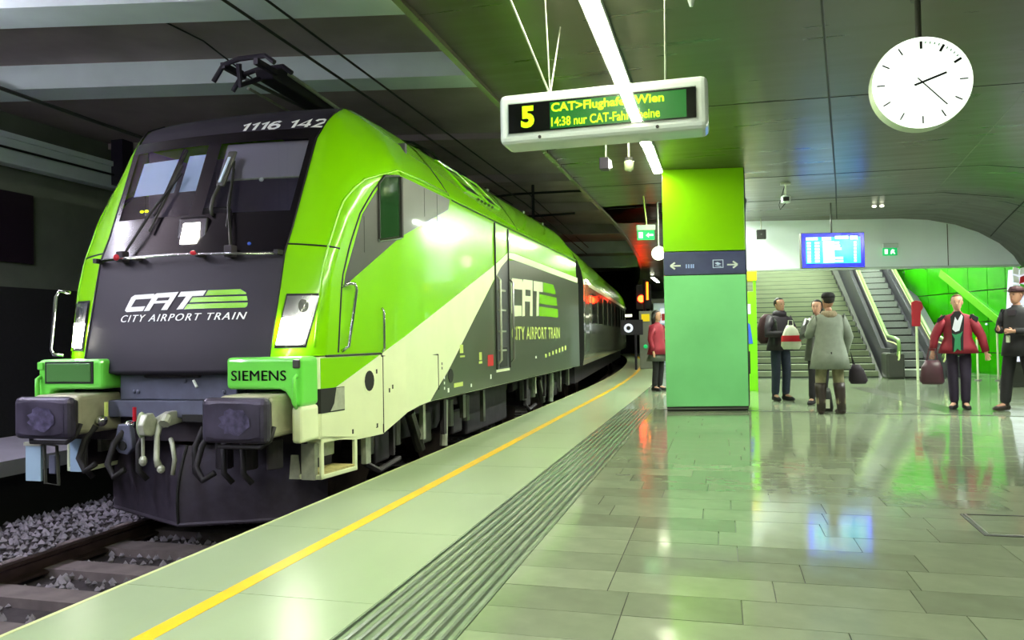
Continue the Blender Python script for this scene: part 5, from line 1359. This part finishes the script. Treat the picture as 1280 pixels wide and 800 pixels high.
# 2 man in grey coat from behind
r2, J2, k2 = person('person in light grey knee-length coat, black cap and brown boots seen from behind', (1.5, 11.78), PI+.12, 1.72,
    dict(hair=M['hairb'], trousers=M['khaki'], shoe=M['boot'], boots=True, top=M['greycoat'], topname='coat', hem=.66, flare=.05, girth=1.12, legr=.088, cap='round', capmat=M['blackc'], look=(.3, -.95),
         pose=dict(kl=(.13, -.02, .5), kr=(-.12, -.02, .5), al=(.14, .02, .09), ar=(-.14, .03, .09), el=(.27, -.03, 1.16), wl=(.08, -.2, 1.27), er=(-.27, .0, 1.12), wr=(-.24, -.12, .88))))
MB().rings([(0, .01, 1.40*k2, .14, .115), (0, .01, 1.46*k2, .12, .105), (0, 0, 1.50*k2, .09, .09)], 14).build('fur_collar', M['fur'], r2, smooth=True)
MB().obox((.02, .175, .78), (.008, 0, 0), (0, .006, 0), (0, 0, .11)).build('coat_vent', M['seam'], r2)
t = empty('shoulder_bag', (1.90, 11.97, 0), 'grey handbag hanging beside the leg of the person in the grey coat', 'bag')
MB().rings([(0, 0, .42, .10, .05), (0, 0, .47, .13, .07), (-.02, 0, .62, .10, .06), (-.03, 0, .70, .05, .04)], 12).build('bag_body', M['dkjack'], t, smooth=True); MB().tube([(-.04, 0, .68), (-.1, 0, .9), (-.06, 0, .68)], .01, 5).build('bag_strap', M['seam'], t)
t = empty('paper_cup_bag', (1.48, 12.2, 0), 'small dark bag with a white print standing between the brown boots', 'bag')
MB().rings([(0, 0, 0, .10, .06), (0, 0, .05, .11, .07), (0, 0, .28, .08, .05), (0, 0, .34, .06, .03)], 12).build('bag_body', M['seam'], t, smooth=True); MB().box(-.05, .05, -.08, -.066, .05, .18).build('white_print', M['plastic'], t)
# 3 woman behind
r3, J3, k3 = person('dark-haired woman in a dark grey coat standing behind the person in the grey coat', (1.52, 13.3), math.radians(10), 1.68,
    dict(hair=M['hairb'], hairtype='long', trousers=M['blackc'], shoe=M['blackc'], top=M['grayp'], topname='coat', hem=.74, flare=.02, look=(-.55, -.83), skin=M['skin2'],
         pose=dict(al=(.06, .03, .09), ar=(-.12, -.02, .09), tr=(-.2, -.14, .035), er=(-.26, -.05, 1.14), wr=(-.1, -.26, 1.28))))
MB().rings([(0, 0, 1.38*k3, .11, .1), (0, -.02, 1.45*k3, .12, .11), (0, 0, 1.50*k3, .085, .085)], 12).build('scarf', M['maroon'], r3, smooth=True)
# 4 woman crimson jacket
r4, J4, k4 = person('woman in open crimson jacket, green scarf and dark purple trousers standing in the hall', (3.37, 12.62), math.radians(-14), 1.68,
    dict(hair=M['hairg'], hairtype='short', trousers=M['purple'], shoe=M['blackc'], top=M['redc'], hem=.86, flare=.05, girth=1.08, legr=.085, look=(0, -1), skin=M['skin2'],
         pose=dict(el=(.31, .0, 1.12), wl=(.36, -.02, .88), er=(-.31, .0, 1.12), wr=(-.34, -.03, .90), kl=(.09, -.02, .5), kr=(-.08, -.02, .5), al=(.08, .03, .09), ar=(-.07, .03, .09))))
MB().prism([(-.075, .80), (.06, .80), (.07, 1.1), (.085, 1.36), (.03, 1.44), (-.03, 1.44), (-.09, 1.36), (-.075, 1.1)], 'y', -.185, -.14).build('dark_top', M['blackc'], r4)
MB().prism([(-.07, 1.18), (-.03, 1.36), (.0, 1.30), (.05, 1.40), (.07, 1.36), (.02, 1.16), (-.03, 1.14)], 'y', -.192, -.183).build('pale_shirt', M['shirt'], r4)
MB().prism([(-.08, 1.12), (-.03, 1.10), (.03, 1.12), (.06, 1.15), (.03, 1.05), (.03, .86), (-.01, .90), (-.06, .84), (-.04, 1.04)], 'y', -.205, -.19).build('green_scarf', M['greenc'], r4)
for s in (-1, 1): MB().obox((s*.21, -.06, 1.34), (.05, 0, -.03*s), (0, .02, 0), (.01, 0, .035)).build('shoulder_patch', M['blackc'], r4, bevel=.01)
t = empty('handbag', (2.98, 12.48, .38), 'dark brown leather handbag held at the side of the woman in crimson', 'handbag', rz=-.2)
MB().rings([(0, 0, 0, .13, .06), (0, 0, .04, .16, .075), (0, 0, .25, .14, .07), (.01, 0, .35, .09, .04)], 12).build('bag_body', M['brownbag'], t, smooth=True); MB().tube([(-.07, 0, .32), (-.03, 0, .52), (.05, 0, .52), (.08, 0, .32)], .012, 6).build('bag_handle', M['brownbag'], t)
# 5 guard
r5, J5, k5 = person('person in black uniform with dark red peaked cap standing at the right frame edge', (4.08, 12.42), math.radians(-50), 1.76,
    dict(hair=M['hairg'], hairtype='short', trousers=M['blackc'], shoe=M['boot'], top=M['blackc'], hem=.78, flare=.02, legr=.09, cap='peak', capmat=M['maroon'], look=(-.1, -.99), skin=M['skin'],
         pose=dict(el=(.25, .0, 1.12), wl=(.1, -.22, 1.13), er=(-.26, .0, 1.14), wr=(-.12, -.24, 1.16), kl=(.14, .03, .5), kr=(-.13, -.05, .5), al=(.17, .08, .09), ar=(-.16, -.07, .09), tl=(.2, -.08, .035), tr=(-.2, -.23, .035))))
MB().prism([(-.05, 1.36), (.05, 1.36), (.06, 1.44), (-.06, 1.44)], 'y', -.13, -.11).build('scarf', M['dkjack'], r5)
MB().box(-.02, .03, -.24, -.21, .98, 1.08).build('badge', M['plastic'], r5, bevel=.01)
# 6 person behind the pillar
r6, J6, k6 = person('dark-haired person in crimson coat and grey skirt mostly hidden behind the green pillar', (-1.27, 16.2), math.radians(60), 1.66,
    dict(hair=M['hairb'], hairtype='long', trousers=M['blackc'], shoe=M['blackc'], top=M['redc'], topname='coat', hem=.80, flare=.06, look=(.3, -.95)))
MB().rings([(0, 0, .62, .27, .21), (0, 0, .8, .2, .15)], 16).build('skirt', M['grayp'], r6, smooth=True)
